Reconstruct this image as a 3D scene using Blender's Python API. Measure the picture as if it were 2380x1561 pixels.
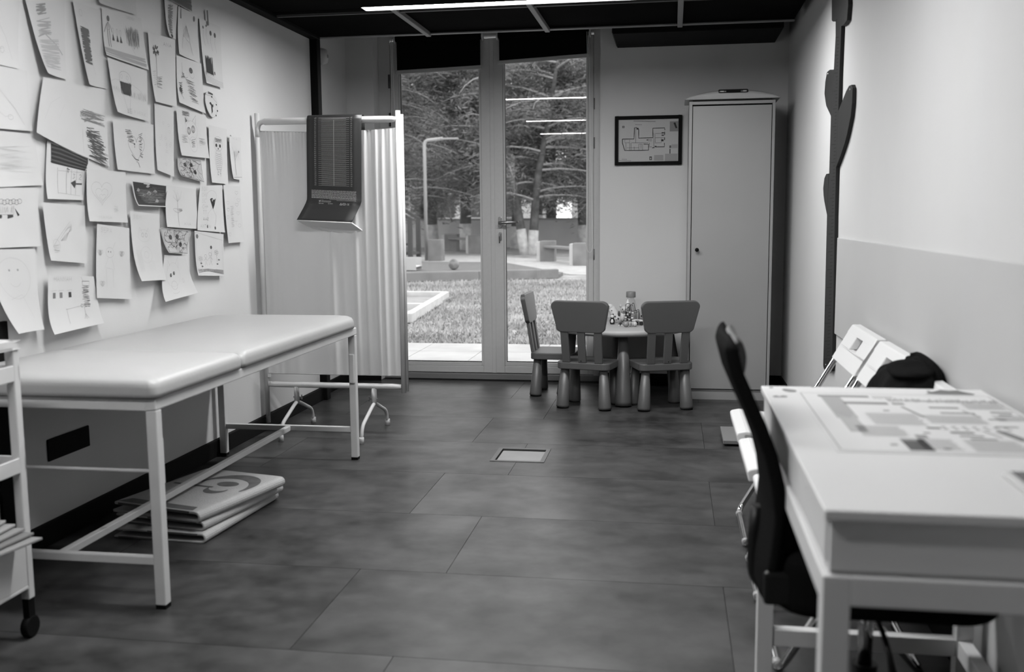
import bpy, bmesh, math, random
from mathutils import Vector, Matrix
PI = math.pi
for o in list(bpy.data.objects): bpy.data.objects.remove(o)
scene = bpy.context.scene
COL = scene.collection

# ------------------------------------------------------------------ camera
W, H = 2380.0, 1561.0
FPX, CAMH = 2314.0, 1.24
YAW, PITCH, ROLL = math.radians(9.17), math.radians(6.9), math.radians(-0.46)
_f = Vector((-math.sin(YAW)*math.cos(PITCH), math.cos(YAW)*math.cos(PITCH), -math.sin(PITCH)))
_r0 = Vector((math.cos(YAW), math.sin(YAW), 0)); _u0 = _r0.cross(_f)
_r = _r0*math.cos(ROLL) + _u0*math.sin(ROLL); _u = -_r0*math.sin(ROLL) + _u0*math.cos(ROLL)
CAM = Vector((0, 0, CAMH))
cd = bpy.data.cameras.new('camera'); cam = bpy.data.objects.new('camera', cd); COL.objects.link(cam)
cd.sensor_width = 36.0; cd.lens = 36.0*FPX/W; cd.clip_start = 0.05; cd.clip_end = 300
M = Matrix((( _r.x, _u.x, -_f.x), (_r.y, _u.y, -_f.y), (_r.z, _u.z, -_f.z))).to_4x4()
M.translation = CAM; cam.matrix_world = M
cd.dof.use_dof = True; cd.dof.focus_distance = 5.9; cd.dof.aperture_fstop = 2.9
scene.camera = cam

# ------------------------------------------------------------------ sky (overcast), exposure
world = bpy.data.worlds.new('overcast_sky'); scene.world = world; world.use_nodes = True
bg = world.node_tree.nodes['Background']; bg.inputs[0].default_value = (0.95, 0.95, 0.95, 1); bg.inputs[1].default_value = 2.9
scene.view_settings.view_transform = 'Standard'; scene.view_settings.look = 'None'
scene.view_settings.gamma = 1.0; scene.view_settings.use_curve_mapping = False
scene.view_settings.exposure = 0.0
LAMP = 120.0      # emission of the linear ceiling lights

# ------------------------------------------------------------------ pixel -> place helpers
def ray(x, y): return _f + _r*((x-1190.0)/FPX) - _u*((y-780.5)/FPX)
def pz(x, y, z=0.0):
    d = ray(x, y); return CAM + d*((z-CAMH)/d.z)
def pX(x, y, X):
    d = ray(x, y); return CAM + d*(X/d.x)
def pY(x, y, Y):
    d = ray(x, y); return CAM + d*(Y/d.y)
def wallX(Y): return 0.790 - (Y-2.5)*0.003            # the right wall runs a little askew
def pRW(x, y, off=0.0):
    d = ray(x, y)                                       # wall plane X = a - b*Y
    t = (0.790+2.5*0.003-off)/(d.x + 0.003*d.y)
    return CAM + d*t

# ------------------------------------------------------------------ materials
MATS = {}
def mat(name, g, rough=0.5, metal=0.0, noise=None, bump=None, spec=0.5):
    """neutral grey procedural material; noise=(scale, low, high[, detail]), bump=(scale, strength)"""
    if name in MATS: return MATS[name]
    m = bpy.data.materials.new(name); m.use_nodes = True; nt = m.node_tree
    b = nt.nodes['Principled BSDF']
    b.inputs['Base Color'].default_value = (g, g, g, 1); b.inputs['Roughness'].default_value = rough
    b.inputs['Metallic'].default_value = metal; b.inputs['Specular IOR Level'].default_value = spec
    tc = nt.nodes.new('ShaderNodeTexCoord')
    if noise:
        n = nt.nodes.new('ShaderNodeTexNoise'); n.inputs['Scale'].default_value = noise[0]
        n.inputs['Detail'].default_value = noise[3] if len(noise) > 3 else 4
        nt.links.new(tc.outputs['Object'], n.inputs['Vector'])
        r = nt.nodes.new('ShaderNodeMapRange'); r.inputs[1].default_value = 0.3; r.inputs[2].default_value = 0.7
        r.inputs[3].default_value = noise[1]; r.inputs[4].default_value = noise[2]
        nt.links.new(n.outputs[0], r.inputs[0]); nt.links.new(r.outputs[0], b.inputs['Base Color'])
    if bump:
        n2 = nt.nodes.new('ShaderNodeTexNoise'); n2.inputs['Scale'].default_value = bump[0]; n2.inputs['Detail'].default_value = 5
        nt.links.new(tc.outputs['Object'], n2.inputs['Vector'])
        bp = nt.nodes.new('ShaderNodeBump'); bp.inputs['Strength'].default_value = bump[1]; bp.inputs['Distance'].default_value = 0.01
        nt.links.new(n2.outputs[0], bp.inputs['Height']); nt.links.new(bp.outputs[0], b.inputs['Normal'])
    MATS[name] = m; return m
def glass_mat(name, tint=0.93):
    if name in MATS: return MATS[name]
    m = bpy.data.materials.new(name); m.use_nodes = True; nt = m.node_tree; nt.nodes.clear()
    out = nt.nodes.new('ShaderNodeOutputMaterial'); mix = nt.nodes.new('ShaderNodeMixShader')
    t = nt.nodes.new('ShaderNodeBsdfTransparent'); t.inputs[0].default_value = (tint, tint, tint, 1)
    g = nt.nodes.new('ShaderNodeBsdfGlossy'); g.inputs['Roughness'].default_value = 0.0
    f = nt.nodes.new('ShaderNodeFresnel'); f.inputs[0].default_value = 1.5
    nt.links.new(f.outputs[0], mix.inputs[0]); nt.links.new(t.outputs[0], mix.inputs[1]); nt.links.new(g.outputs[0], mix.inputs[2])
    nt.links.new(mix.outputs[0], out.inputs[0]); MATS[name] = m; return m
def clear_plastic(name):
    m = bpy.data.materials.new(name); m.use_nodes = True; nt = m.node_tree; nt.nodes.clear()
    out = nt.nodes.new('ShaderNodeOutputMaterial'); mix = nt.nodes.new('ShaderNodeMixShader'); mix.inputs[0].default_value = .22
    t = nt.nodes.new('ShaderNodeBsdfTransparent'); t.inputs[0].default_value = (.97, .97, .97, 1)
    p = nt.nodes.new('ShaderNodeBsdfPrincipled'); p.inputs['Base Color'].default_value = (.5, .5, .5, 1); p.inputs['Roughness'].default_value = .2
    nt.links.new(t.outputs[0], mix.inputs[1]); nt.links.new(p.outputs[0], mix.inputs[2]); nt.links.new(mix.outputs[0], out.inputs[0]); return m
def emit_mat(name, s):
    m = bpy.data.materials.new(name); m.use_nodes = True; nt = m.node_tree; nt.nodes.clear()
    out = nt.nodes.new('ShaderNodeOutputMaterial'); e = nt.nodes.new('ShaderNodeEmission')
    e.inputs[0].default_value = (1, 1, 1, 1); e.inputs[1].default_value = s
    nt.links.new(e.outputs[0], out.inputs[0]); return m
def cloth_mat(name, g):
    """thin cloth: diffuse with some translucency"""
    m = bpy.data.materials.new(name); m.use_nodes = True; nt = m.node_tree; nt.nodes.clear()
    out = nt.nodes.new('ShaderNodeOutputMaterial'); mix = nt.nodes.new('ShaderNodeMixShader'); mix.inputs[0].default_value = 0.3
    d = nt.nodes.new('ShaderNodeBsdfDiffuse'); d.inputs[0].default_value = (g, g, g, 1)
    t = nt.nodes.new('ShaderNodeBsdfTranslucent'); t.inputs[0].default_value = (g, g, g, 1)
    nt.links.new(d.outputs[0], mix.inputs[1]); nt.links.new(t.outputs[0], mix.inputs[2]); nt.links.new(mix.outputs[0], out.inputs[0]); return m

WHITE = mat('white_paint', 0.52, 0.55, bump=(60, 0.03))
WALLW = mat('wall_white_matt', 0.52, 0.75, noise=(2.2, 0.51, 0.53), bump=(120, 0.04))
STEELW = mat('white_enamel', 0.52, 0.5, noise=(9, 0.50, 0.54), spec=.35)
BLACK = mat('black_matt', 0.005, 0.65, spec=0.08)
BLACKP = mat('black_plastic', 0.010, 0.4, spec=0.25)
CEIL = mat('black_ceiling', 0.004, 0.9, noise=(3, 0.003, 0.005), spec=0.02)
ALU = mat('grey_aluminium_paint', 0.46, 0.42, noise=(40, 0.45, 0.47))
CHROME = mat('chrome', 0.62, 0.12, 1.0)
STEEL = mat('brushed_steel', 0.42, 0.3, 1.0, noise=(30, 0.36, 0.46))
GLASS = glass_mat('clear_glass')
PAPER = mat('paper', 0.485, 0.8, noise=(6, 0.475, 0.495))
DARKG = mat('dark_grey', 0.05, 0.5)
def ink(g): return mat('ink_%02d' % int(g*100), g*.62, 0.8)

# ------------------------------------------------------------------ mesh helpers
class MB:
    def __init__(s): s.v = []; s.f = []; s.sm = []
    def add(s, vs, fs, smooth=False):
        k = len(s.v); s.v += [tuple(p) for p in vs]
        for f in fs: s.f.append(tuple(i+k for i in f)); s.sm.append(smooth)
        return s
    def box(s, x0, x1, y0, y1, z0, z1):
        vs = [(x, y, z) for x in (x0, x1) for y in (y0, y1) for z in (z0, z1)]
        return s.add(vs, [(0,1,3,2),(4,6,7,5),(0,4,5,1),(2,3,7,6),(0,2,6,4),(1,5,7,3)])
    def obox(s, c, ax, ay, az, sx, sy, sz):
        """box around c with (unit) axes and full sizes"""
        c = Vector(c); vs = []
        for i in (-.5, .5):
            for j in (-.5, .5):
                for k in (-.5, .5): vs.append(c + Vector(ax)*(i*sx) + Vector(ay)*(j*sy) + Vector(az)*(k*sz))
        return s.add(vs, [(0,1,3,2),(4,6,7,5),(0,4,5,1),(2,3,7,6),(0,2,6,4),(1,5,7,3)])
    def beam(s, a, b, w, h, up=(0,0,1)):
        a = Vector(a); b = Vector(b); d = (b-a); L = d.length; d.normalize()
        up = Vector(up)
        if abs(d.dot(up)) > .98: up = Vector((0, 1, 0))
        x = d.cross(up).normalized(); z = x.cross(d)
        return s.obox((a+b)/2, x, d, z, w, L, h)
    def tube(s, pts, r, n=10, cap=True, closed=False):
        pts = [Vector(p) for p in pts]; m = len(pts)
        rr = r if isinstance(r, (list, tuple)) else [r]*m
        rings = []; prev = None
        for i, p in enumerate(pts):
            if closed: d = (pts[(i+1) % m]-pts[i-1])
            else: d = pts[min(i+1, m-1)]-pts[max(i-1, 0)]
            d.normalize()
            if prev is None:
                ref = Vector((0, 0, 1)) if abs(d.z) < .9 else Vector((1, 0, 0))
                x = d.cross(ref).normalized()
            else:
                x = prev - d*prev.dot(d)
                x = x.normalized() if x.length > 1e-6 else d.orthogonal().normalized()
            prev = x; y = d.cross(x)
            rings.append([p + (x*math.cos(2*PI*k/n) + y*math.sin(2*PI*k/n))*rr[i] for k in range(n)])
        vs = [q for R in rings for q in R]; fs = []
        for i in range(m if closed else m-1):
            j = (i+1) % m
            for k in range(n): fs.append((i*n+k, i*n+(k+1) % n, j*n+(k+1) % n, j*n+k))
        s.add(vs, fs, True)
        if cap and not closed:
            k0 = len(s.v)-m*n
            s.f.append(tuple(k0+k for k in reversed(range(n)))); s.sm.append(False)
            s.f.append(tuple(k0+(m-1)*n+k for k in range(n))); s.sm.append(False)
        return s
    def lathe(s, prof, c=(0,0,0), n=20, axis='z'):
        """prof: (r, h) list"""
        c = Vector(c); vs = []; m = len(prof)
        for r, h in prof:
            for k in range(n):
                a = 2*PI*k/n; p = (r*math.cos(a), r*math.sin(a), h)
                if axis == 'x': p = (p[2], p[0], p[1])
                if axis == 'y': p = (p[0], p[2], p[1])
                vs.append(c+Vector(p))
        fs = [(i*n+k, i*n+(k+1) % n, (i+1)*n+(k+1) % n, (i+1)*n+k) for i in range(m-1) for k in range(n)]
        s.add(vs, fs, True); k0 = len(s.v)-m*n
        if prof[0][0] > 1e-5: s.f.append(tuple(k0+k for k in reversed(range(n)))); s.sm.append(False)
        if prof[-1][0] > 1e-5: s.f.append(tuple(k0+(m-1)*n+k for k in range(n))); s.sm.append(False)
        return s
    def prism(s, pts, d):
        """planar polygon pts extruded by vector d"""
        pts = [Vector(p) for p in pts]; d = Vector(d); n = len(pts)
        s.add(pts + [p+d for p in pts], [tuple(range(n)), tuple(reversed(range(n, 2*n)))] + [(i, i+n, (i+1) % n + n, (i+1) % n) for i in range(n)])
        return s
    def grid(s, fn, nu, nv, smooth=True):
        vs = [fn(i/nu, j/nv) for j in range(nv+1) for i in range(nu+1)]
        return s.add(vs, [(j*(nu+1)+i, j*(nu+1)+i+1, (j+1)*(nu+1)+i+1, (j+1)*(nu+1)+i) for j in range(nv) for i in range(nu)], smooth)
    def ball(s, c, rx, ry=None, rz=None, n=14, m=9):
        ry = ry or rx; rz = rz or rx; c = Vector(c)
        prof = [(math.sin(PI*i/m), -math.cos(PI*i/m)) for i in range(m+1)]
        vs = [c+Vector((r*math.cos(2*PI*k/n)*rx, r*math.sin(2*PI*k/n)*ry, h*rz)) for r, h in prof for k in range(n)]
        return s.add(vs, [(i*n+k, i*n+(k+1) % n, (i+1)*n+(k+1) % n, (i+1)*n+k) for i in range(m) for k in range(n)], True)
    def mesh(s, name, m):
        me = bpy.data.meshes.new(name); me.from_pydata(s.v, [], s.f)
        me.polygons.foreach_set('use_smooth', s.sm)
        bm = bmesh.new(); bm.from_mesh(me)
        bmesh.ops.remove_doubles(bm, verts=bm.verts, dist=1e-6)
        bmesh.ops.recalc_face_normals(bm, faces=bm.faces); bm.to_mesh(me); bm.free()
        if m: me.materials.append(m)
        return me
    def build(s, name, m, parent=None, bevel=0, seg=2, solid=0, sub=0):
        o = bpy.data.objects.new(name, s.mesh(name, m)); COL.objects.link(o)
        if parent is not None: o.parent = parent
        if solid:
            md = o.modifiers.new('solid', 'SOLIDIFY'); md.thickness = solid; md.offset = 0
        if bevel:
            md = o.modifiers.new('bevel', 'BEVEL'); md.width = bevel; md.segments = seg; md.limit_method = 'ANGLE'; md.angle_limit = math.radians(40)
        if sub:
            md = o.modifiers.new('sub', 'SUBSURF'); md.levels = sub; md.render_levels = sub
        return o
def rbend(pts, r, n=5):
    """round the corners of a polyline"""
    pts = [Vector(p) for p in pts]; out = [pts[0]]
    for i in range(1, len(pts)-1):
        a = (pts[i-1]-pts[i]); b = (pts[i+1]-pts[i]); k = min(r, a.length*.49, b.length*.49)
        p0 = pts[i]+a.normalized()*k; p1 = pts[i]+b.normalized()*k
        for j in range(n+1):
            t = j/n; out.append(p0*(1-t)**2 + pts[i]*2*t*(1-t) + p1*t*t)
    out.append(pts[-1]); return out
def rrect(w, h, r, n=5):
    """rounded rectangle outline centred on 0 (2D)"""
    o = []
    for cx, cy, a0 in ((w/2-r, h/2-r, 0), (-w/2+r, h/2-r, 90), (-w/2+r, -h/2+r, 180), (w/2-r, -h/2+r, 270)):
        for k in range(n+1):
            a = math.radians(a0+90*k/n); o.append((cx+r*math.cos(a), cy+r*math.sin(a)))
    return o
def tag(o, label=None, cat=None, group=None, kind=None):
    if label: o['label'] = label
    if cat: o['category'] = cat
    if group: o['group'] = group
    if kind: o['kind'] = kind
    return o
def thing(name, label, cat, loc=(0,0,0), rz=0, group=None):
    o = bpy.data.objects.new(name, None); COL.objects.link(o); o.empty_display_size = .05
    o.location = loc; o.rotation_euler = (0, 0, rz); return tag(o, label, cat, group)
def struct(o): o['kind'] = 'structure'; return o
def copy_tree(o, parent=None):
    c = o.copy(); COL.objects.link(c); c.parent = parent
    for ch in list(o.children): copy_tree(ch, c)
    return c
def text_mb(txt, size, spacing=1.0, align='LEFT'):
    """flat lettering: list of (verts, faces) in its own XY plane"""
    cu = bpy.data.curves.new('lettering', 'FONT'); cu.body = txt; cu.size = size; cu.space_line = spacing; cu.align_x = align
    cu.resolution_u = 1
    o = bpy.data.objects.new('lettering', cu); COL.objects.link(o)
    bpy.context.view_layer.update()
    me = bpy.data.meshes.new_from_object(o.evaluated_get(bpy.context.evaluated_depsgraph_get()))
    vs = [v.co.copy() for v in me.vertices]; fs = [tuple(p.vertices) for p in me.polygons]
    bpy.data.objects.remove(o); bpy.data.curves.remove(cu); bpy.data.meshes.remove(me)
    return vs, fs

# ================================================================== SETTING
# ---- floor: large vinyl tiles, running bond, with thin dark joints
fl = struct(MB().box(-2.6, 1.1, -2.3, 7.46, -0.08, -0.008).build('floor', mat('joint_dark', 0.02, 0.8)))
def floor_mat():
    m = bpy.data.materials.new('concrete_look_vinyl'); m.use_nodes = True; nt = m.node_tree; b = nt.nodes['Principled BSDF']
    geo = nt.nodes.new('ShaderNodeNewGeometry'); mp = nt.nodes.new('ShaderNodeMapping'); nt.links.new(geo.outputs['Position'], mp.inputs[0])
    oi = nt.nodes.new('ShaderNodeObjectInfo'); mu = nt.nodes.new('ShaderNodeVectorMath'); mu.operation = 'SCALE'
    cmb = nt.nodes.new('ShaderNodeCombineXYZ'); nt.links.new(oi.outputs['Random'], cmb.inputs[0]); nt.links.new(oi.outputs['Random'], cmb.inputs[2])
    nt.links.new(cmb.outputs[0], mu.inputs[0]); mu.inputs['Scale'].default_value = 37.0
    nt.links.new(mu.outputs[0], mp.inputs['Location'])
    mp.inputs['Scale'].default_value = (0.9, 1.05, 1)
    n1 = nt.nodes.new('ShaderNodeTexNoise'); n1.inputs['Scale'].default_value = 3.6; n1.inputs['Detail'].default_value = 7; n1.inputs['Roughness'].default_value = .58
    n2 = nt.nodes.new('ShaderNodeTexNoise'); n2.inputs['Scale'].default_value = 14; n2.inputs['Detail'].default_value = 5
    nt.links.new(mp.outputs[0], n1.inputs[0]); nt.links.new(mp.outputs[0], n2.inputs[0])
    mx = nt.nodes.new('ShaderNodeMath'); mx.operation = 'MULTIPLY_ADD'; mx.inputs[1].default_value = .35
    nt.links.new(n2.outputs[0], mx.inputs[0]); nt.links.new(n1.outputs[0], mx.inputs[2])
    r = nt.nodes.new('ShaderNodeMapRange'); r.inputs[1].default_value = .50; r.inputs[2].default_value = .86; r.inputs[3].default_value = .016; r.inputs[4].default_value = .062
    nt.links.new(mx.outputs[0], r.inputs[0]); nt.links.new(r.outputs[0], b.inputs['Base Color'])
    rr = nt.nodes.new('ShaderNodeMapRange'); rr.inputs[3].default_value = .42; rr.inputs[4].default_value = .30
    nt.links.new(n1.outputs[0], rr.inputs[0]); nt.links.new(rr.outputs[0], b.inputs['Roughness'])
    return m
FLOORM = floor_mat(); FLOORM.node_tree.nodes['Principled BSDF'].inputs['Specular IOR Level'].default_value = .32
ROW, LEN, J = 0.668, 1.26, 0.0009
HX0, HX1, HY0, HY1 = -0.903, -0.632, 4.876, 5.162          # floor box opening
cache = {}
for i in range(-8, 7):
    y0 = 2.61 + ROW*i; y1 = min(y0+ROW, 7.40); y0 = max(y0, -2.2)
    if y1 <= y0: continue
    off = -1.08 if i % 2 == 0 else -0.77
    for k in range(-2, 3):
        x0 = off + LEN*k; x1 = x0+LEN; x0 = max(x0, -2.45); x1 = min(x1, 1.0)
        if x1 - x0 < .02: continue
        a, b_, c_, d_ = x0+J, x1-J, y0+J, y1-J
        hx0, hx1 = max(a, HX0), min(b_, HX1)
        if hx1 > hx0 and c_ < HY0 and d_ > HY1:
            if a < HX0: pl = [(a,c_),(b_,c_),(b_,HY0),(HX0,HY0),(HX0,HY1),(b_,HY1),(b_,d_),(a,d_)]
            else: pl = [(a,c_),(b_,c_),(b_,d_),(a,d_),(a,HY1),(HX1,HY1),(HX1,HY0),(a,HY0)]
            o = MB().prism([(p[0], p[1], -0.008) for p in pl], (0,0,.008)).build('floor_tile', FLOORM, fl)
            continue
        key = (round(b_-a, 3), round(d_-c_, 3))
        if key not in cache: cache[key] = MB().box(-key[0]/2, key[0]/2, -key[1]/2, key[1]/2, -.008, 0).mesh('floor_tile', FLOORM)
        o = bpy.data.objects.new('floor_tile', cache[key]); COL.objects.link(o); o.parent = fl; o.location = ((a+b_)/2, (c_+d_)/2, 0)

# ---- walls
LW, BW, DY = -2.36, 7.25, 7.42
struct(MB().box(LW-.1, LW, -2.2, 6.40, 0, 2.95).box(-2.50, -2.40, 6.40, 7.45, 0, 2.95).build('wall_left', WALLW))
OX0, OX1, OZ = -2.19, -0.52, 2.62
struct(MB().box(-2.5, OX0, BW, 7.50, 0, 2.95).box(OX1, 1.0, BW, 7.50, 0, 2.95).box(OX0, OX1, BW, 7.50, OZ, 2.95).build('wall_back', WALLW))
struct(MB().prism([(wallX(-2.2), -2.2, 0), (wallX(-2.2)+.15, -2.2, 0), (wallX(7.3)+.15, 7.3, 0), (wallX(7.3), 7.3, 0)], (0,0,2.95)).build('wall_right', WALLW))
struct(MB().box(-2.46, 1.1, -2.3, -2.2, 0, 2.95).build('wall_front', mat('low_bounce_wall', .03, .8)))  # unseen wall, colour darkened to cut light bounced onto the desk
# steel corner post and the strip further back along the left wall
struct(MB().box(LW-.02, -2.312, 6.405, 6.475, 0, 2.42).build('trim_1', BLACK, bevel=.004))
struct(MB().box(LW-.01, LW+.012, 3.12, 3.215, 0.0, 0.88).build('trim_2', BLACK, bevel=.003))
# baseboards
bl = struct(MB().box(LW, LW+.022, -2.2, 4.93, 0, .088).box(LW, LW+.022, 4.934, 6.405, 0, .088).build('baseboard_left', BLACK, bevel=.004))
struct(MB().box(-2.40, -2.385, 6.475, BW, 0, .088).build('baseboard_left_rear', BLACK, bevel=.004))
struct(MB().box(-2.385, OX0+.01, BW-.016, BW, 0, .088).box(OX1-.005, .79, BW-.016, BW, 0, .088).build('baseboard_back', BLACK, bevel=.004))
def rw_box(mb, y0, y1, z0, z1, t):
    p = [Vector((wallX(y0), y0, z0)), Vector((wallX(y1), y1, z0)), Vector((wallX(y1)-t, y1, z0)), Vector((wallX(y0)-t, y0, z0))]
    return mb.prism(p, (0,0,z1-z0))
struct(rw_box(MB(), -2.2, BW-.02, 0, .088, .014).build('baseboard_right', BLACK))
# ---- ceiling: black slab above, lower black raft with rails and rods
struct(MB().box(-2.5, 1.1, -2.3, 7.5, 2.95, 3.05).build('ceiling_upper', CEIL))
RZ = 2.415
cl = struct(MB().box(LW+.001, .72, -2.2, 6.46, RZ+.006, RZ+.10).build('ceiling', CEIL))
RODM = mat('dull_steel_rod', 0.22, 0.5, 0.3)
for i in range(-1, 9):                                       # black raft panels between the rods
    for (x0, x1) in ((-2.33, -1.60), (-1.55, -.825), (-.775, .005), (.055, .71)):
        y0 = -2.1 + .86*(i+1); MB().box(x0, x1, y0+.006, min(y0+.854, 6.45), RZ-.002, RZ+.006).build('ceiling_panel', CEIL, cl)
        if y0+.86 > 6.4: break
for x in (-1.575, -.80, .03): MB().box(x-.016, x+.016, -2.1, 6.475, RZ-.022, RZ+.006).build('ceiling_rod', RODM, cl, bevel=.004)
for y in (0.9, 2.3, 3.7, 5.05, 5.72): MB().box(LW+.02, .70, y-.012, y+.012, RZ-.014, RZ).build('cross_rail', mat('rail_dark', .05, .5), cl)
MB().box(LW, .72, 6.455, 6.478, RZ-.004, RZ+.11).build('edge_rail', mat('edge_black', .012, .4), cl)
MB().box(LW, .72, 6.440, 6.482, RZ-.010, RZ-.004).build('edge_strip', RODM, cl)
MB().box(LW+.001, LW+.06, -2.1, 6.44, RZ-.022, RZ+.004).build('wall_rail', BLACK, cl, bevel=.004)
# black duct box at the right, behind the raft edge
dk = thing('ceiling_duct', 'black box duct under the ceiling above the tall cabinet', 'duct', (0.15, 6.9, 2.405))
MB().box(-.55, .53, -.22, .34, 0, .12).build('duct_body', BLACK, dk, bevel=.004)
MB().box(-.556, -.55, -.21, .33, .008, .115).build('end_cap', mat('duct_end', .05, .5), dk)
for x in (-.45, .43): MB().box(x-.02, x+.02, -.02, .02, .12, .545).build('hanger', BLACK, dk)

# ---- linear ceiling lights
EM = emit_mat('lit_diffuser', LAMP)
for i, (x0, x1, y) in enumerate(((-1.64, .28, 5.28), (-1.72, .04, 3.03), (-1.80, -.70, 1.17))):
    t = thing('linear_light', ['lit linear ceiling light hanging closest to the glass door', 'linear ceiling light over the couch, the middle bright line reflected in the door', 'linear ceiling light over the trolley, the lowest bright line reflected in the door'][i], 'ceiling light', ((x0+x1)/2, y, 2.335), 0, 'linear ceiling lights')
    L = (x1-x0)/2
    MB().box(-L, L, -.049, .049, .010, .08).box(-L, L, -.049, -.0455, 0, .010).box(-L, L, .0455, .049, 0, .010).box(-L, -L+.003, -.0455, .0455, 0, .010).box(L-.003, L, -.0455, .0455, 0, .010).build('housing', BLACKP, t)
    MB().box(-L+.003, L-.003, -.0455, .0455, .003, .010).build('diffuser', EM, t)

# ---- right wall protection panel
wp = thing('wall_panel', 'pale rectangular protective board fixed to the wall behind the folding chairs', 'panel', (wallX(4), 4, .55))
wp.matrix_world = Matrix.Translation((0, 0, 0)); wp.location = (0, 0, 0)
a = pRW(1952, 552); b_ = pRW(1945, 775)
rw_box(MB(), 1.2, a.y, b_.z, a.z, .012).build('board', mat('board_white', .44, .5, noise=(3, .43, .45)), wp, bevel=.003)

# ================================================================== GLASS DOOR
d1 = struct(thing('door_1', None, None, (0, DY, 0)))
ME = .06
MB().box(OX0, -2.10, -.04, .05, 0, OZ).box(-.575, OX1, -.04, .05, 0, OZ).box(-2.10, -.575, -.04, .05, 2.545, OZ).build('frame', ALU, d1, bevel=.003)
MB().box(OX0, OX1, -.05, .06, 0, .044).build('threshold', mat('threshold_grey', .16, .45), d1, bevel=.004)
def leaf(x0, x1, g0, g1, gz0, gz1):
    o = MB().box(x0, g0-.012, -.03, .035, .05, 2.53).box(g1+.012, x1, -.03, .035, .05, 2.53).build('door_leaf', ALU, d1, bevel=.003)
    MB().box(g0-.012, g1+.012, -.03, .035, .05, gz0-.03).build('bottom_rail', ALU, o, bevel=.003)
    MB().box(g0-.012, g1+.012, -.03, .035, gz1+.03, 2.53).build('top_rail', ALU, o, bevel=.003)
    bead = MB()
    bead.box(g0-.012, g0, -.022, .03, gz0-.03, gz1+.03).box(g1, g1+.012, -.022, .03, gz0-.03, gz1+.03).box(g0, g1, -.022, .03, gz0-.03, gz0).box(g0, g1, -.022, .03, gz1, gz1+.03)
    bead.build('glazing_bead', ALU, o, bevel=.004)
    gs = MB(); e = .004
    gs.box(g0, g0+e, -.012, .012, gz0, gz1).box(g1-e, g1, -.012, .012, gz0, gz1).box(g0, g1, -.012, .012, gz0, gz0+e)
    gs.build('seal_and_gap_shade', BLACK, o)  # rubber seal around the glass
    MB().box(g0+.001, g1-.001, -.003, .003, gz0+.001, gz1-.001).build('pane', GLASS, o)
    return o
leaf(-2.098, -1.332, -2.030, -1.425, .128, 2.44)
rl = leaf(-1.328, -.577, -1.238, -.628, .132, 2.44)
MB().box(-1.345, -1.315, -.036, -.028, .05, 2.53).build('meeting_strip', ALU, d1, bevel=.002)
# lever handle, rose, lock with key
h = MB(); h.prism([(p[0]-1.275, -.03, p[1]+1.19) for p in rrect(.026, .085, .0125)], (0,-.012,0)); h.build('handle_rose', STEEL, d1, bevel=.002)
MB().tube([(-1.275, -.04, 1.185), (-1.275, -.085, 1.185)], .010, 10).build('handle_neck', STEEL, d1)
lv = MB(); lv.tube(rbend([(-1.278, -.085, 1.185), (-1.22, -.088, 1.189), (-1.13, -.08, 1.192)], .03), [.013]+[.013]*6+[.007], 10); lv.build('handle_lever', STEEL, d1)
lk = MB(); lk.prism([(p[0]-1.275, -.03, p[1]+1.085) for p in rrect(.024, .065, .0115)], (0,-.008,0)); lo = lk.build('lock_plate', STEEL, d1, bevel=.002)
MB().box(-1.277, -1.273, -.075, -.035, 1.085, 1.105).build('key', CHROME, lo)
MB().tube([(-1.275, -.07, 1.09), (-1.274, -.07, 1.06), (-1.276, -.069, 1.035)], .004, 6).build('key_ring', DARKG, lo)
for z in (2.24, 1.96, 1.15, .35):
    MB().lathe([(.008, -.05), (.008, .05)], (-2.105, -.045, z), 10).build('hinge', mat('hinge_dark', .04, .4), d1)
    MB().lathe([(.005, -.04), (.005, .04)], (-.573, -.043, z-.2), 10).build('hinge', mat('hinge_grey', .16, .4), d1)

# roller blinds on the leaves
def blind(label, x0, x1, zb0, zb1, chainx, chainz, fab):
    y = DY-.075
    t = thing('roller_blind', label, 'blind', ((x0+x1)/2, y, 2.53), 0, 'roller blinds on the glass door'); c = (x0+x1)/2
    MB().lathe([(.022, x0-c+.005), (.022, x1-c-.005)], (0, 0, .01), 14, 'x').build('roller_tube', fab, t)
    MB().prism([(x0-c+.012, -.004, zb0-2.53), (x1-c-.012, -.004, zb1-2.53), (x1-c-.012, -.004, .01), (x0-c+.012, -.004, .01)], (0,.001,0)).build('fabric', fab, t)
    MB().beam((x0-c, -.004, zb0-2.535), (x1-c, -.004, zb1-2.535), .012, .028).build('bottom_bar', mat('blind_bar', .42, .4), t, bevel=.004)
    for xx in (x0-c-.004, x1-c+.004):
        q = MB(); q.lathe([(.026, -.006), (.026, .006)], (xx, 0, .01), 14, 'x'); q.box(xx-.006, xx+.006, 0, .042, -.02, .035); q.build('bracket', mat('bracket_white', .45, .5), t, bevel=.003)
    n = 26; L = .01-(chainz-2.53); pts = []
    for k in range(n+1): pts.append((chainx-c + .004*math.sin(k*.4), -.026, .01 - (L-.05)*k/n))
    for k in range(1, 9): pts.append((chainx-c + (.022 - .022*math.cos(PI*k/8)), -.026, .01-(L-.05)-.05*math.sin(PI*k/8)))
    for k in range(n+1): pts.append((chainx-c + .044*(1-k/n) + .012*(k/n), -.026, .01 - (L-.05)*(1-k/n)))
    MB().tube(pts, .0024, 6).build('bead_chain', mat('chain_white', .6, .4), t)
FAB = mat('blackout_fabric', .004, .9, spec=.05)
blind('black roller blind on the hinge side leaf next to the folding screen', -2.045, -1.392, 2.305, 2.325, -2.075, .93, FAB)
blind('black roller blind on the door leaf with the lever handle', -1.275, -.605, 2.352, 2.382, -.622, .965, FAB)

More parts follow.
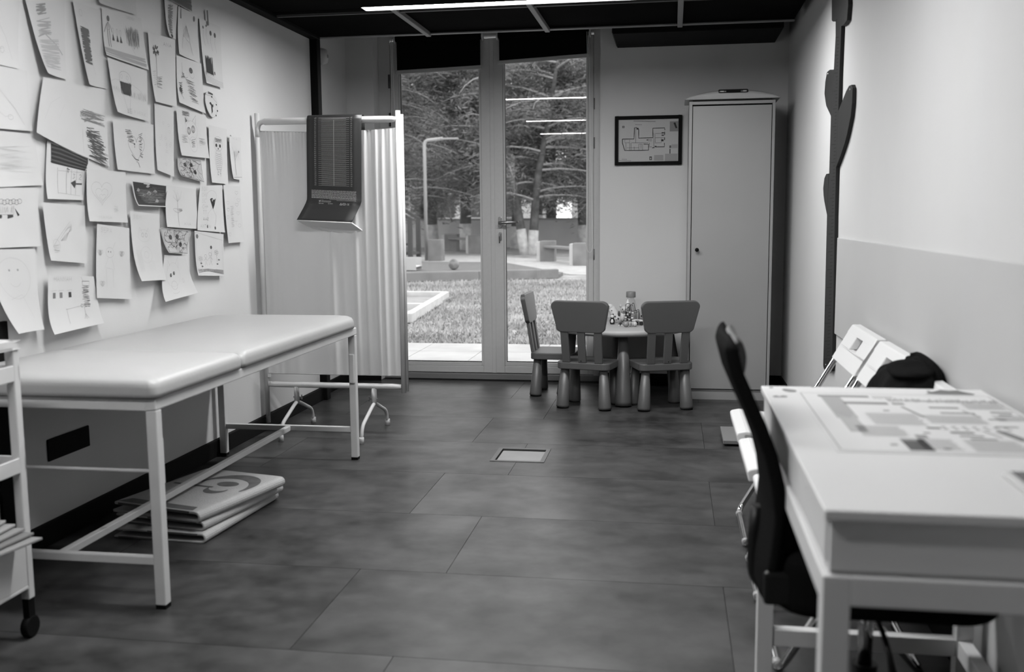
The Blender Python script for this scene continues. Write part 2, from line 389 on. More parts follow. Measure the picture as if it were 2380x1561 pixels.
# ================================================================== OUTSIDE
GZ = -0.05
lawnm = mat('winter_grass', .3, .95, noise=(1.6, .20, .40, 8), bump=(14, .6))
gnd = struct(MB().box(-60, 40, 7.5, 90, GZ-.3, GZ-.02).build('garden_ground', lawnm))
pv = struct(MB().box(-12, 8, 7.5, 9.86, GZ-.04, GZ-.012).build('terrace', mat('terrace_joint', .25, .9)))
slabm = mat('terrace_slab', .42, .8, noise=(2.5, .36, .48))
for i in range(-9, 7):
    for j in range(4):
        MB().box(i*.6+.003, i*.6+.597, 7.5+j*.59+.003, 7.5+j*.59+.587, GZ-.012, GZ).build('paving_slab', slabm, pv)
# grass blades on the part of the lawn in view
random.seed(5); gb = MB(); vs = []; fs = []
for k in range(26000):
    y = 9.87 + 10.0*random.random()**1.5; xm = -.27*y
    x = xm + random.uniform(-2.6, 3.6)
    if -6 < x < -3.15-.085*(y-11.8) and 11.7 < y < 15.4: continue
    if y > 18.9 + (x+5.2)*.5: continue
    h_ = random.uniform(.02, .05)*(.6+y/20); a = random.uniform(0, PI*2); w = .008+.0008*y; n0 = len(vs)
    lx, ly = random.uniform(-.03, .03), random.uniform(-.03, .03)
    vs += [(x-w*math.cos(a), y-w*math.sin(a), GZ-.02), (x+w*math.cos(a), y+w*math.sin(a), GZ-.02), (x+lx, y+ly, GZ-.02+h_)]; fs.append((n0, n0+1, n0+2))
gb.v, gb.f, gb.sm = vs, fs, [False]*len(fs)
me = bpy.data.meshes.new('grass'); me.from_pydata(vs, [], fs); me.materials.append(mat('dry_grass_blade', .38, .9, noise=(.8, .25, .48)))
g = bpy.data.objects.new('grass', me); COL.objects.link(g); tag(g, 'short pale winter grass of the lawn beyond the terrace', 'grass', kind='stuff')
# play area with a raised kerb, path, wall
rub = struct(MB().prism([(-14, 18.0, GZ-.1), (-5.6, 19.2, GZ-.1), (-2.35, 20.6, GZ-.1), (-2.35, 21.6, GZ-.1), (-4.5, 26.4, GZ-.1), (-14, 27.6, GZ-.1)], (0,0,.15)).build('play_area', mat('rubber_paving', .15, .95, noise=(3, .13, .17))))
pa = struct(MB().prism([(-14, 27.7, GZ-.1), (-4.5, 26.5, GZ-.1), (-2.2, 21.7, GZ-.1), (8, 18.2, GZ-.1), (8, 22.5, GZ-.1), (-2.0, 26.4, GZ-.1), (-6, 32, GZ-.1), (-14, 33.5, GZ-.1)], (0,0,.105)).build('garden_path', mat('gravel_path', .42, .95, noise=(5, .36, .48))))
kb = thing('kerb', 'low grey concrete kerb edging the rubber play area', 'kerb', (0, 0, GZ))
pp = [(-14, 18.0), (-11.2, 18.4), (-8.4, 18.8), (-5.6, 19.2), (-3.9, 19.93), (-2.35, 20.6)]
for p, q in zip(pp, pp[1:]):
    MB().beam((p[0], p[1], .08), (q[0], q[1], .08), .16, .20).build('kerb_stone', mat('kerb_concrete', .2, .9, noise=(3, .17, .23)), kb, bevel=.02)
wl = struct(MB().box(-40, 20, 41.0, 41.3, GZ-.1, 1.06).build('garden_wall', mat('old_concrete', .5, .9, noise=(.5, .42, .56))))
MB().box(-40, 20, 40.96, 41.34, 1.06, 1.12).build('coping', mat('old_concrete2', .26, .9), wl)
# pale house fronts far behind the trees
for i, (x0, x1, y, h_, lab) in enumerate(((-22, -9, 66, 6.5, 'pale low house glimpsed between tree trunks behind the garden wall'), (-7, 3, 70, 7.0, 'far white house with dark windows behind the forked tree'))):
    hs = thing('house', lab, 'building', (0, y, GZ))
    MB().box(x0, x1, 0, 6, -.2, h_).build('house_wall', mat('pale_render', .55, .9), hs)
    k = int((x1-x0)/2)
    for j in range(k):
        for z in (1.2, 4.2): MB().box(x0+.5+j*2, x0+1.5+j*2, -.05, .02, z, z+1.3).build('house_window', mat('far_window', .06, .3), hs)
    MB().prism([(x0-.4, -.4, h_), (x0-.4, 6.4, h_), (x0-.4, 3, h_+2)], (x1-x0+.8, 0, 0)).build('house_roof', mat('far_roof', .14, .9), hs)
# sandbox frame of planks
WOODP = mat('pale_plank', .55, .8, noise=(6, .48, .60))
sb = thing('sandbox', 'low wooden frame of pale planks lying on the lawn', 'sandbox', (0, 0, GZ))
for p, q in (((-3.19, 11.8), (-3.52, 15.3)), ((-3.52, 15.3), (-5.6, 15.25)), ((-5.2, 11.9), (-5.6, 15.25)), ((-3.19, 11.8), (-5.2, 11.9)), ((-3.35, 13.2), (-5.4, 13.2)), ((-4.05, 13.2), (-4.25, 15.2))):
    MB().beam((p[0], p[1], .05), (q[0], q[1], .05), .10, .12).build('plank', WOODP, sb, bevel=.01)
MB().box(-5.3, -3.4, 12, 15.2, -.02, .03).build('sand', mat('dull_sand', .30, .95, noise=(8, .25, .36)), sb)
# ball
bb = MB().ball((0,0,.125), .125, n=24, m=16).build('play_ball', mat('ball_rubber', .16, .4, noise=(6, .08, .30))); bb.location = (-5.0, 22.6, GZ+.05); tag(bb, 'dark mottled ball lying on the rubber play area', 'ball')
# benches: two concrete blocks with a plank between
CONC = mat('bench_concrete', .20, .9, noise=(2.5, .15, .25)); CONL = mat('bench_concrete_edge', .45, .9)
def bench(label, p0, p1, zt, w):
    t = thing('garden_bench', label, 'bench', (0, 0, GZ), 0, 'concrete block benches along the path')
    for p in (p0, p1):
        o = MB().box(p[0]-w/2, p[0]+w/2, p[1]-.25, p[1]+.25, -.05, zt).build('concrete_block', CONC, t, bevel=.015)
        MB().box(p[0]-w/2-.10, p[0]-w/2, p[1]-.22, p[1]+.25, -.05, zt-.02).build('side_slab', CONL, o, bevel=.015)
    MB().beam((p0[0], p0[1], zt-.16), (p1[0], p1[1], zt-.16), .42, .06).build('seat_plank', mat('bench_plank', .2, .8), t, bevel=.01)
bench('concrete block bench close to the forked whitewashed tree', (-3.45, 27.9), (-2.30, 25.6), .58, .40)
bench('concrete block bench farther along the path behind the ball', (-8.15, 36.6), (-6.75, 34.2), .62, .48)
lb = MB().box(-6.95, -6.55, 28.0, 28.4, GZ-.05, GZ+.62).build('planter_block', CONC, bevel=.015); tag(lb, 'single square concrete block at the foot of the lamp pole', 'block')
# bent lamp pole
lp = thing('lamp_pole', 'slim grey pole bent over at the top beside the playground', 'pole', (-7.1, 28.4, GZ))
MB().tube(rbend([(0, 0, 0), (0, 0, 3.45), (.55, 0, 3.5)], .14), .05, 10).build('pole', mat('galvanised', .33, .5), lp)
MB().obox((.75, 0, 3.49), (1,0,0), (0,1,0), (0,0,1), .5, .14, .05).build('lamp_head', mat('lamp_head_grey', .3, .5), lp, bevel=.015)
# slide and stair rail
sl = thing('playground_slide', 'pale chute end of a slide on the rubber play area', 'slide', (-5.75, 22.3, GZ+.05))
CH = mat('slide_chute', .75, .3); DKW = mat('dark_timber', .05, .8)
prof = [(0, .10), (-.35, .10), (-.8, .32), (-1.7, .95), (-2.6, 1.55), (-3.1, 1.6)]
mb = MB(); mb.grid(lambda u, v: (lambda k, t: (prof[k][0]*(1-t)+prof[k+1][0]*t, -.25+.5*u, prof[k][1]*(1-t)+prof[k+1][1]*t))(min(int(v*5), 4), v*5-min(int(v*5), 4)), 2, 10)
mb.build('chute', CH, sl, solid=.03)
for yy in (-.27, .27):
    MB().prism([(p[0], yy-.015, p[1]-.08) for p in prof] + [(p[0]-.02, yy-.015, p[1]+.2) for p in reversed(prof)], (0, .03, 0)).build('side_board', mat('slide_side', .42, .5), sl)
for x in (-1.6, -3.0): MB().box(x-.05, x+.05, -.25, .25, 0, .8 if x > -2 else 1.5).build('support', DKW, sl)
sr = thing('stair_rail', 'dark timber stair with a sloping handrail behind the slide', 'railing', (-7.15, 26.8, GZ+.05))
for i, (x, z) in enumerate(((0, 1.15), (-.55, 1.5), (-1.1, 1.85), (-1.7, 2.2))):
    MB().box(x-.06, x+.06, -.06, .06, 0, z).build('post', DKW, sr); MB().box(x-.06, x+.06, .84, .96, 0, z).build('post', DKW, sr)
for yy in (0, .9): MB().beam((.06, yy, 1.14), (-1.76, yy, 2.24), .08, .08).build('handrail', DKW, sr)
for k in range(5): MB().box(-.3-k*.33, .05-k*.33, -.02, .92, .18+k*.24, .24+k*.24).build('step', DKW, sr)

# ---- trees
BARK = mat('rough_bark', .085, .95, noise=(5, .05, .12), bump=(12, .6)); WASH = mat('whitewash', .50, .95, noise=(6, .36, .60))
LEAF = [mat('dark_needles', .09, .9, noise=(.7, .04, .14)), mat('grey_foliage', .15, .9, noise=(.8, .07, .24)), mat('pale_twigs', .17, .9, noise=(1, .10, .24))]
def tree_proto(seed, hgt, r0, fork, nb, leafs, lsize, droop):
    rnd = random.Random(seed)
    trunks = []
    def walk(p, d, L, n, wob):
        pts = [Vector(p)]; d = Vector(d).normalized()
        for i in range(n):
            d = (d + Vector((rnd.uniform(-wob, wob), rnd.uniform(-wob, wob), rnd.uniform(-wob*.3, wob*.6)))).normalized(); pts.append(pts[-1] + d*(L/n))
        return pts
    if fork:
        trunks += [walk((-.1, 0, -.1), (-.16, .0, 1), hgt, 9, .08), walk((.12, 0, -.1), (.07, .05, 1), hgt*.95, 9, .08)]
    else: trunks.append(walk((0, 0, -.1), (rnd.uniform(-.06, .06), 0, 1), hgt, 9, .06))
    tm = MB(); wm = MB()
    for t in trunks:
        m = len(t); rr = [r0*(1-.85*i/(m-1)) for i in range(m)]; tm.tube(t, rr, 9)
        wm.tube([t[0], t[0].lerp(t[1], .5), t[1] if t[1].z < 1.3 else t[0].lerp(t[1], .95)], [r0*1.12, r0*1.07, r0*1.02], 9)
    br = MB(); tips = []
    for k in range(nb):
        t = rnd.choice(trunks); i = rnd.randint(2, len(t)-2); p = t[i].lerp(t[i+1], rnd.random()); a = rnd.uniform(0, 2*PI)
        L = (1.2 + 2.6*(1-p.z/(hgt+.5)))*rnd.uniform(.7, 1.2)
        pts = [p]; d = Vector((math.cos(a), math.sin(a), rnd.uniform(.1, .6)))
        for j in range(5):
            d = (d + Vector((rnd.uniform(-.2, .2), rnd.uniform(-.2, .2), -droop*rnd.uniform(.5, 1.2)))).normalized(); pts.append(pts[-1]+d*L/5)
        br.tube(pts, [.045, .035, .028, .02, .014, .006], 5, cap=False); tips.append(pts)
    vs, fs = [], []
    for k in range(leafs):
        pts = rnd.choice(tips); j = rnd.randint(1, 4); q = pts[j].lerp(pts[j+1], rnd.random()) + Vector((rnd.gauss(0, .22), rnd.gauss(0, .22), rnd.gauss(-.12, .2)))
        s = lsize*rnd.uniform(.5, 1.3); a = rnd.uniform(0, 2*PI); e = rnd.uniform(-.9, .3)
        x = Vector((math.cos(a)*math.cos(e), math.sin(a)*math.cos(e), math.sin(e))); y = x.orthogonal().normalized(); y = (y*math.cos(a*3)+x.cross(y)*math.sin(a*3))
        n0 = len(vs); vs += [q-x*s, q-y*s*.16, q+x*s, q+y*s*.16]; fs.append((n0, n0+1, n0+2, n0+3))
    me = bpy.data.meshes.new('foliage'); me.from_pydata(vs, [], fs)
    return tm, wm, br, me
KINDS = {}
TREES = [ # x, y, kind, rot, scale
 (-4.75, 33.0, 0, 0.0, 1.0), (-9.2, 32.0, 1, 1.0, 1.0), (-7.9, 38.0, 2, 2.0, 1.1), (-6.1, 39.0, 1, 4.1, 1.1), (-3.4, 38.5, 2, .7, 1.0),
 (-9.6, 39.5, 1, 2.9, 1.2), (-11.8, 35.5, 2, 5.0, 1.1), (-1.6, 36.5, 1, 3.6, 1.05), (-5.4, 45.0, 2, 1.9, 1.2), (-8.6, 46.0, 1, .2, 1.3),
 (-11.8, 46.0, 2, 3.3, 1.3), (-2.6, 46.0, 1, 5.5, 1.25), (.8, 42.0, 2, 2.2, 1.1), (-15.0, 41.0, 1, 4.4, 1.2), (-7.0, 52.0, 2, 5.9, 1.45), (-12.5, 53, 1, 1.2, 1.5), (-3.6, 53, 2, 3.0, 1.4), (0.8, 52, 1, .4, 1.4), (-10.2, 29.8, 2, .9, .9)]
TLAB = ['forked tree with two whitewashed trunks beside a concrete bench', 'evergreen tree with drooping pale twigs beside the lamp pole', 'dark needled tree behind the far bench', 'tree with a painted trunk between the two benches', 'dark tree standing next to the forked whitewashed tree',
 'tall grey leaved tree rising behind the stair rail', 'dark tree far over on the playground side', 'tree standing beyond the path past the bench by the forked tree', 'tree behind the garden wall in line with the forked tree', 'tall tree behind the garden wall in line with the ball',
 'tall tree behind the garden wall beyond the slide', 'tree behind the garden wall in line with the bench by the forked tree', 'dark tree at the wall past the end of the path', 'tree at the outer corner of the playground', 'very tall tree between the two far houses', 'very tall tree in front of the low pale house', 'very tall tree in front of the far white house', 'very tall tree at the gable end of the far white house', 'dark tree leaning over the stair rail and slide']
for i, (x, y, k, rz, s) in enumerate(TREES):
    if k not in KINDS:
        tm, wm, br, me = tree_proto(11+k, (8.5, 8.0, 9.0)[k], (.17, .20, .22)[k], k == 0, (70, 80, 80)[k], (21000, 22000, 22000)[k], (.105, .10, .11)[k], (.16, .22, .12)[k])
        me.materials.append(LEAF[(1, 1, 0)[k]])
        KINDS[k] = (tm.mesh('trunk', BARK), wm.mesh('painted_band', WASH), br.mesh('branches', mat('pale_branch', .32, .9)), me)
    t = thing('garden_tree', TLAB[i], 'tree', (x, y, GZ), rz, 'trees around the garden'); t.scale = (s, s, s)
    objs = []
    for nm, me in zip(('trunk', 'painted_band', 'branches', 'foliage'), KINDS[k]):
        o = bpy.data.objects.new(nm, me); COL.objects.link(o); o.parent = objs[0] if nm == 'painted_band' else t; objs.append(o)
        if nm in ('foliage',): o['kind'] = 'stuff'

# ================================================================== FURNITURE
# ---- tall cabinet
cb = thing('tall_cabinet', 'tall narrow white cabinet with one door and a black knob', 'cabinet', (.371, 6.72, 0))
CABM = mat('cabinet_white', .26, .45, noise=(2, .25, .27))
HW = .273
MB().box(-HW, -HW+.018, .0, .50, 0, 1.965).box(HW-.018, HW, .0, .50, 0, 1.965).box(-HW+.018, HW-.018, .0, .50, 1.945, 1.965).box(-HW+.018, HW-.018, .48, .50, .06, 1.945).box(-HW+.018, HW-.018, .02, .48, .05, .068).build('body', CABM, cb, bevel=.0015)
dr = MB().box(-HW+.024, HW-.022, .002, .020, .074, 1.936).build('door', CABM, cb, bevel=.0015)
MB().lathe([(.006, 0), (.006, -.012), (.012, -.018), (.013, -.026), (.009, -.031), (0, -.032)], (-.212, .002, 1.005), 16, 'y').build('knob', BLACK, dr)
MB().box(-HW+.018, HW-.018, .012, .028, 0, .052).build('plinth', CABM, cb)
MB().box(-HW+.018, HW-.018, .026, .03, .05, 1.945).build('seal_and_gap_shade', BLACK, cb)  # black sheet paints in the shade of the gap around the door
# ---- baby scale on top of it
bs = thing('baby_scale', 'white arched baby weighing scale lying on top of the tall cabinet', 'scale', (.371, 6.74, 1.965))
arch = [(-.302+.604*i/24, .004+.058*(1-(2*i/24-1)**2)**.75) for i in range(25)]
tray_ = MB(); nA = len(arch); rows = [(-.035, .50, .012), (-.030, .80, .012), (-.012, .95, .012), (.06, 1.0, .012), (.22, 1.0, .012), (.30, .8, .012), (.315, .4, .012)]
tray_.add([(x, y, .012+z*f) for y, f, _ in rows for x, z in arch], [(j*nA+i, j*nA+i+1, (j+1)*nA+i+1, (j+1)*nA+i) for j in range(len(rows)-1) for i in range(nA-1)], True)
tray_.add([(x, -.035, .012+z*.5) for x, z in arch]+[(x, -.030, .012) for x, z in arch], [(i, i+1, nA+i+1, nA+i) for i in range(nA-1)])
tray_.add([(x, .315, .012+z*.4) for x, z in arch]+[(x, .315, .012) for x, z in arch], [(i, i+1, nA+i+1, nA+i) for i in range(nA-1)])
tray_.add([(x, -.030, .012) for x, z in arch]+[(x, .315, .012) for x, z in arch], [(i, i+1, nA+i+1, nA+i) for i in range(nA-1)])
tray_.build('tray', mat('scale_white', .36, .35), bs)
MB().box(-.25, .25, .02, .30, 0, .013).build('base', DARKG, bs)
pn = MB(); pn.prism([(p[0]+.005, -.030+p[1]*.5, p[1]*.75+.058) for p in rrect(.19, .026, .010)], (0, .010, .006)); po = pn.build('control_panel', mat('panel_dark', .03, .4), bs)
MB().box(-.04, .05, -.037, -.028, .052, .066).build('display', BLACK, po)
for x in (-.066, .077): MB().box(x-.012, x+.012, -.037, -.028, .055, .063).build('button', mat('button_grey', .4, .5), po, bevel=.002)

# ---- framed evacuation plan
fp = thing('evacuation_plan', 'black framed building floor plan hanging on the wall by the cabinet', 'picture', ((-.434+.067)/2+.005, BW, 1.77))
pc = [pY(1429, 271, BW-.02), pY(1586, 266, BW-.02), pY(1586, 380, BW-.02), pY(1430, 386, BW-.02)]
fx = fp.location.x; X0, X1 = pc[0].x-fx, pc[1].x-fx; Z1, Z0 = (pc[0].z+pc[1].z)/2-1.77, (pc[2].z+pc[3].z)/2-1.77
b = .024
MB().box(X0, X0+b, -.022, 0, Z0, Z1).box(X1-b, X1, -.022, 0, Z0, Z1).box(X0+b, X1-b, -.022, 0, Z0, Z0+b).box(X0+b, X1-b, -.022, 0, Z1-b, Z1).build('frame', BLACK, fp, bevel=.002)
MB().box(X0+b, X1-b, -.010, -.002, Z0+b, Z1-b).build('plan_sheet', mat('plan_paper', .36, .5), fp)

# ---- flat print on a sheet: ribbons in the sheet's own (u, v) space
class Sheet:
    def __init__(s, fn, su, sv): s.fn = fn; s.su = su; s.sv = sv; s.g = {}
    def mb(s, g):
        if g not in s.g: s.g[g] = MB()
        return s.g[g]
    def line(s, pts, w=.002, g=.1, closed=False, h=0.0):
        if closed: pts = list(pts)+[pts[0]]
        fine = [pts[0]]
        for p, q in zip(pts, pts[1:]):
            n = max(1, int(max(abs(q[0]-p[0]), abs(q[1]-p[1]))/.09))
            for k in range(1, n+1): fine.append((p[0]+(q[0]-p[0])*k/n, p[1]+(q[1]-p[1])*k/n))
        pts = fine
        P = [Vector((p[0]*s.su, p[1]*s.sv)) for p in pts]
        if len(P) < 2: return
        L = []; R_ = []
        for i, p in enumerate(P):
            d = P[min(i+1, len(P)-1)]-P[max(i-1, 0)]
            if d.length < 1e-9: d = Vector((1, 0))
            d.normalize(); n = Vector((-d.y, d.x))*w/2
            L.append(p+n); R_.append(p-n)
        f = lambda q: s.fn(q.x/s.su, q.y/s.sv, .0007+h)
        k = len(P); s.mb(g).add([f(q) for q in L]+[f(q) for q in R_], [(i, i+1, k+i+1, k+i) for i in range(k-1)])
    def poly(s, pts, g=.1, h=0.0):
        out = []
        for p, q in zip(pts, list(pts[1:])+[pts[0]]):
            n = max(1, int(max(abs(q[0]-p[0]), abs(q[1]-p[1]))/.09))
            for k in range(n): out.append((p[0]+(q[0]-p[0])*k/n, p[1]+(q[1]-p[1])*k/n))
        n = len(out); cx_ = sum(p[0] for p in pts)/len(pts); cy_ = sum(p[1] for p in pts)/len(pts)
        R_ = (1.0, .75, .5, .25) if max(abs(p[0]-cx_) for p in pts) > .12 else (1.0, .5)
        vs = [s.fn(cx_+(p[0]-cx_)*r_, cy_+(p[1]-cy_)*r_, .0005+h) for r_ in R_ for p in out]+[s.fn(cx_, cy_, .0005+h)]
        fs = [(j*n+i, j*n+(i+1) % n, (j+1)*n+(i+1) % n, (j+1)*n+i) for j in range(len(R_)-1) for i in range(n)]
        t = (len(R_)-1)*n; fs += [(t+i, t+(i+1) % n, len(vs)-1) for i in range(n)]
        s.mb(g).add(vs, fs)
    def rect(s, u0, v0, u1, v1, g=.1, h=0.0):
        n = max(1, int(abs(u1-u0)/.1)); m = max(1, int(abs(v1-v0)/.08))
        vs = [s.fn(u0+(u1-u0)*i/n, v0+(v1-v0)*j/m, .0005+h) for j in range(m+1) for i in range(n+1)]
        s.mb(g).add(vs, [(j*(n+1)+i, j*(n+1)+i+1, (j+1)*(n+1)+i+1, (j+1)*(n+1)+i) for j in range(m) for i in range(n)])
    def build(s, parent, name='drawing'):
        allm = MB(); idx = []; slots = []
        for g, m in s.g.items():
            allm.add(m.v, m.f); idx += [len(slots)]*len(m.f); slots.append(ink(g))
        me = bpy.data.meshes.new(name); me.from_pydata(allm.v, [], allm.f)
        for m in slots: me.materials.append(m)
        me.polygons.foreach_set('material_index', idx)
        o = bpy.data.objects.new(name, me); COL.objects.link(o); o.parent = parent; o['kind'] = 'stuff'
# the plan itself
def pf(u, v, h): return (X0+b+(X1-X0-2*b)*u, -.0102-h, Z1-b-(Z1-Z0-2*b)*v)
S = Sheet(pf, X1-X0-2*b, Z1-Z0-2*b); K = .03
def cv(pts): return [((x-265)/1495.0, (y-290+ (x-265)*.045)/1060.0 if False else (y-(290-(x-265)*.045))/1060.0) for x, y in pts]
for pts in ([(370,770),(470,765),(660,758),(668,480),(720,470),(740,510),(772,505),(775,735),(1125,715),(1125,480),(1415,465),(1418,520)], [(1415,560),(1415,640)], [(1415,700),(1415,770)], [(1412,840),(1412,935),(1190,945)], [(1170,960),(1110,970)], [(370,770),(372,870),(430,1055),(860,1040),(1020,1030),(1018,880),(900,880)]): S.line(cv(pts), .0052, K)
for pts in ([(430,785),(430,860),(550,855),(550,780)], [(455,865),(455,1050)], [(550,860),(552,1045)], [(585,860),(590,1040)], [(700,490),(700,860)], [(600,855),(1020,845)], [(480,985),(780,975)], [(665,950),(667,1045)], [(785,1040),(780,885),(820,880),(870,885),(875,1040)], [(830,890),(832,1000)], [(1005,745),(1005,800),(1105,795)], [(1010,765),(1105,762)], [(1150,600),(1150,960)], [(1185,845),(1185,610),(1400,600)], [(1185,715),(1400,705)], [(1335,720),(1335,835),(1190,845)], [(1045,840),(1040,930)], [(1020,950),(1110,945)]): S.line(cv(pts), .0022, .10)
for x0, y0, x1, y1, g in ((1340,575,1400,600,.05),(1340,635,1400,660,.05),(1335,750,1390,800,.05),(720,480,770,520,.04),(1170,920,1215,945,.04),(970,765,1010,785,.05),(365,440,420,490,.06),(1045,1190,1105,1275,.05),(1540,985,1562,1100,.05),(1535,900,1580,960,.15),(1540,300,1750,540,.32),(1160,1150,1390,1280,.42),(1430,1110,1740,1280,.42),(1590,870,1740,960,.45)):
    q = cv([(x0, y0), (x1, y1)]); S.rect(q[0][0], q[0][1], q[1][0], q[1][1], g)
q = cv([(1630,335),(1675,320),(1725,455),(1685,470)]); S.poly(q, .03, .0003)
q = cv([(380,455),(405,475)]); S.rect(q[0][0], q[0][1], q[1][0], q[1][1], .6, .0003)
q = cv([(1062,1215),(1088,1260)]); S.rect(q[0][0], q[0][1], q[1][0], q[1][1], .6, .0003)
for y, xs in ((310, (650, 1190)), (400, (690, 830)), (1275, (360, 470)), (1312, (290, 570))):
    x = xs[0]
    while x < xs[1]: S.line(cv([(x, y), (x+22, y-1)]), .006 if y == 310 else .004, .22); x += 34
S.build(fp, 'plan_print')

# ---- examination couch
ec = thing('examination_couch', 'white framed examination couch with a padded two section mattress', 'couch', (-1.955, 3.82, 0))
cx, cy = -1.955, 3.82
BX0, BX1, BY0, BY1 = -2.335-cx, -1.583-cx, 2.835-cy, 4.845-cy
LEGS = .036
VIN = mat('white_vinyl', .78, .42, noise=(3, .345, .365), bump=(90, .05))
for i, (x, y) in enumerate(((BX1-LEGS, BY0), (BX1-LEGS, BY1-LEGS), (BX0, BY0), (BX0, BY1-LEGS))):
    lg = MB().box(x, x+LEGS, y, y+LEGS, .012, .645).build('leg', STEELW, ec, bevel=.004)
    MB().box(x+.001, x+LEGS-.001, y+.001, y+LEGS-.001, 0, .014).build('foot_cap', BLACK, lg)
    # welded gusset strip on each leg
    MB().box(x+.004, x+LEGS-.004, y+(LEGS if i % 2 == 0 else -.012), y+(LEGS+.012 if i % 2 == 0 else 0), .40, .55).build('gusset', STEELW, lg, bevel=.005)
MB().box(BX1-LEGS, BX1, BY0, BY1, .645, .682).box(BX0, BX0+LEGS, BY0, BY1, .645, .682).box(BX0+LEGS, BX1-LEGS, BY0, BY0+LEGS, .645, .682).box(BX0+LEGS, BX1-LEGS, BY1-LEGS, BY1, .645, .682).build('top_frame', STEELW, ec, bevel=.004)
for y in (BY0+.005, BY1-LEGS+.005): MB().box(BX0+LEGS-.002, BX1-LEGS+.002, y, y+.026, .143, .170).build('end_stretcher', STEELW, ec, bevel=.003)
MB().box(-.013, .013, BY0+.03, BY1-.03, .143, .168).build('centre_stretcher', STEELW, ec, bevel=.003)
MB().tube([(BX0+LEGS-.002, BY0+.018, .447), (BX1-LEGS+.002, BY0+.018, .447)], .006, 8).build('thin_rod', STEELW, ec)
MB().box(BX0+.01, BX1-.01, BY0+.01, BY1-.01, .682, .686).build('base_board', BLACK, ec)
def cushion(y0, y1, name, r0, r1):
    """padded section: domed top, rounded vertical edge"""
    x0, x1 = BX0-.008, BX1+.012; mb = MB(); nu, nv = 24, 40
    def outline(a):  # a 0..1 around superellipse-ish rounded rect
        return a
    rings = []
    pts = []
    def corner(cx_, cy_, r, a0):
        for k in range(7):
            a = math.radians(a0+15*k); pts.append((cx_+r*math.cos(a), cy_+r*math.sin(a)))
    corner(x1-r1, y1-r1, r1, 0); corner(x0+r1, y1-r1, r1, 90); corner(x0+r0, y0+r0, r0, 180); corner(x1-r0, y0+r0, r0, 270)
    # subdivide outline for smooth sides
    full = []
    for i, p in enumerate(pts):
        q = pts[(i+1) % len(pts)]; d = math.hypot(q[0]-p[0], q[1]-p[1]); n = max(1, int(d/.06))
        for j in range(n): full.append((p[0]+(q[0]-p[0])*j/n, p[1]+(q[1]-p[1])*j/n))
    mx, my = (x0+x1)/2, (y0+y1)/2
    levels = [(1.0, .686), (1.0, .70), (1.0, .715), (.992, .728), (.975, .737), (.94, .744), (.85, .751), (.7, .757), (.5, .761), (.25, .763)]
    n = len(full)
    vs = []
    for s_, z in levels:
        for p in full:
            dx, dy = p[0]-mx, p[1]-my
            # shrink by a fixed inset rather than by scale so the rim stays even
            ins = (1-s_)*.30
            fx_ = max(0, 1-ins/max(abs(x1-mx), .01)); fy_ = max(0, 1-ins*((y1-y0)/(x1-x0))/max(abs(y1-my), .01))
            if s_ < .9: fx_ = fy_ = s_*.98
            w_ = .0015*math.sin((p[0]+p[1])*55) if .70 <= z <= .737 else 0
            vs.append((mx+dx*fx_+ w_, my+dy*fy_, z))
    vs.append((mx, my, .7635)); fs = []
    for i in range(len(levels)-1):
        for k in range(n): fs.append((i*n+k, i*n+(k+1) % n, (i+1)*n+(k+1) % n, (i+1)*n+k))
    t = (len(levels)-1)*n
    for k in range(n): fs.append((t+k, t+(k+1) % n, len(vs)-1))
    fs.append(tuple(reversed(range(n)))); mb.add(vs, fs, True); return mb.build(name, VIN, ec)
cushion(BY0-.015, 3.455-cy, 'head_cushion', .03, .025)
cushion(3.462-cy, BY1+.02, 'body_cushion', .025, .11)

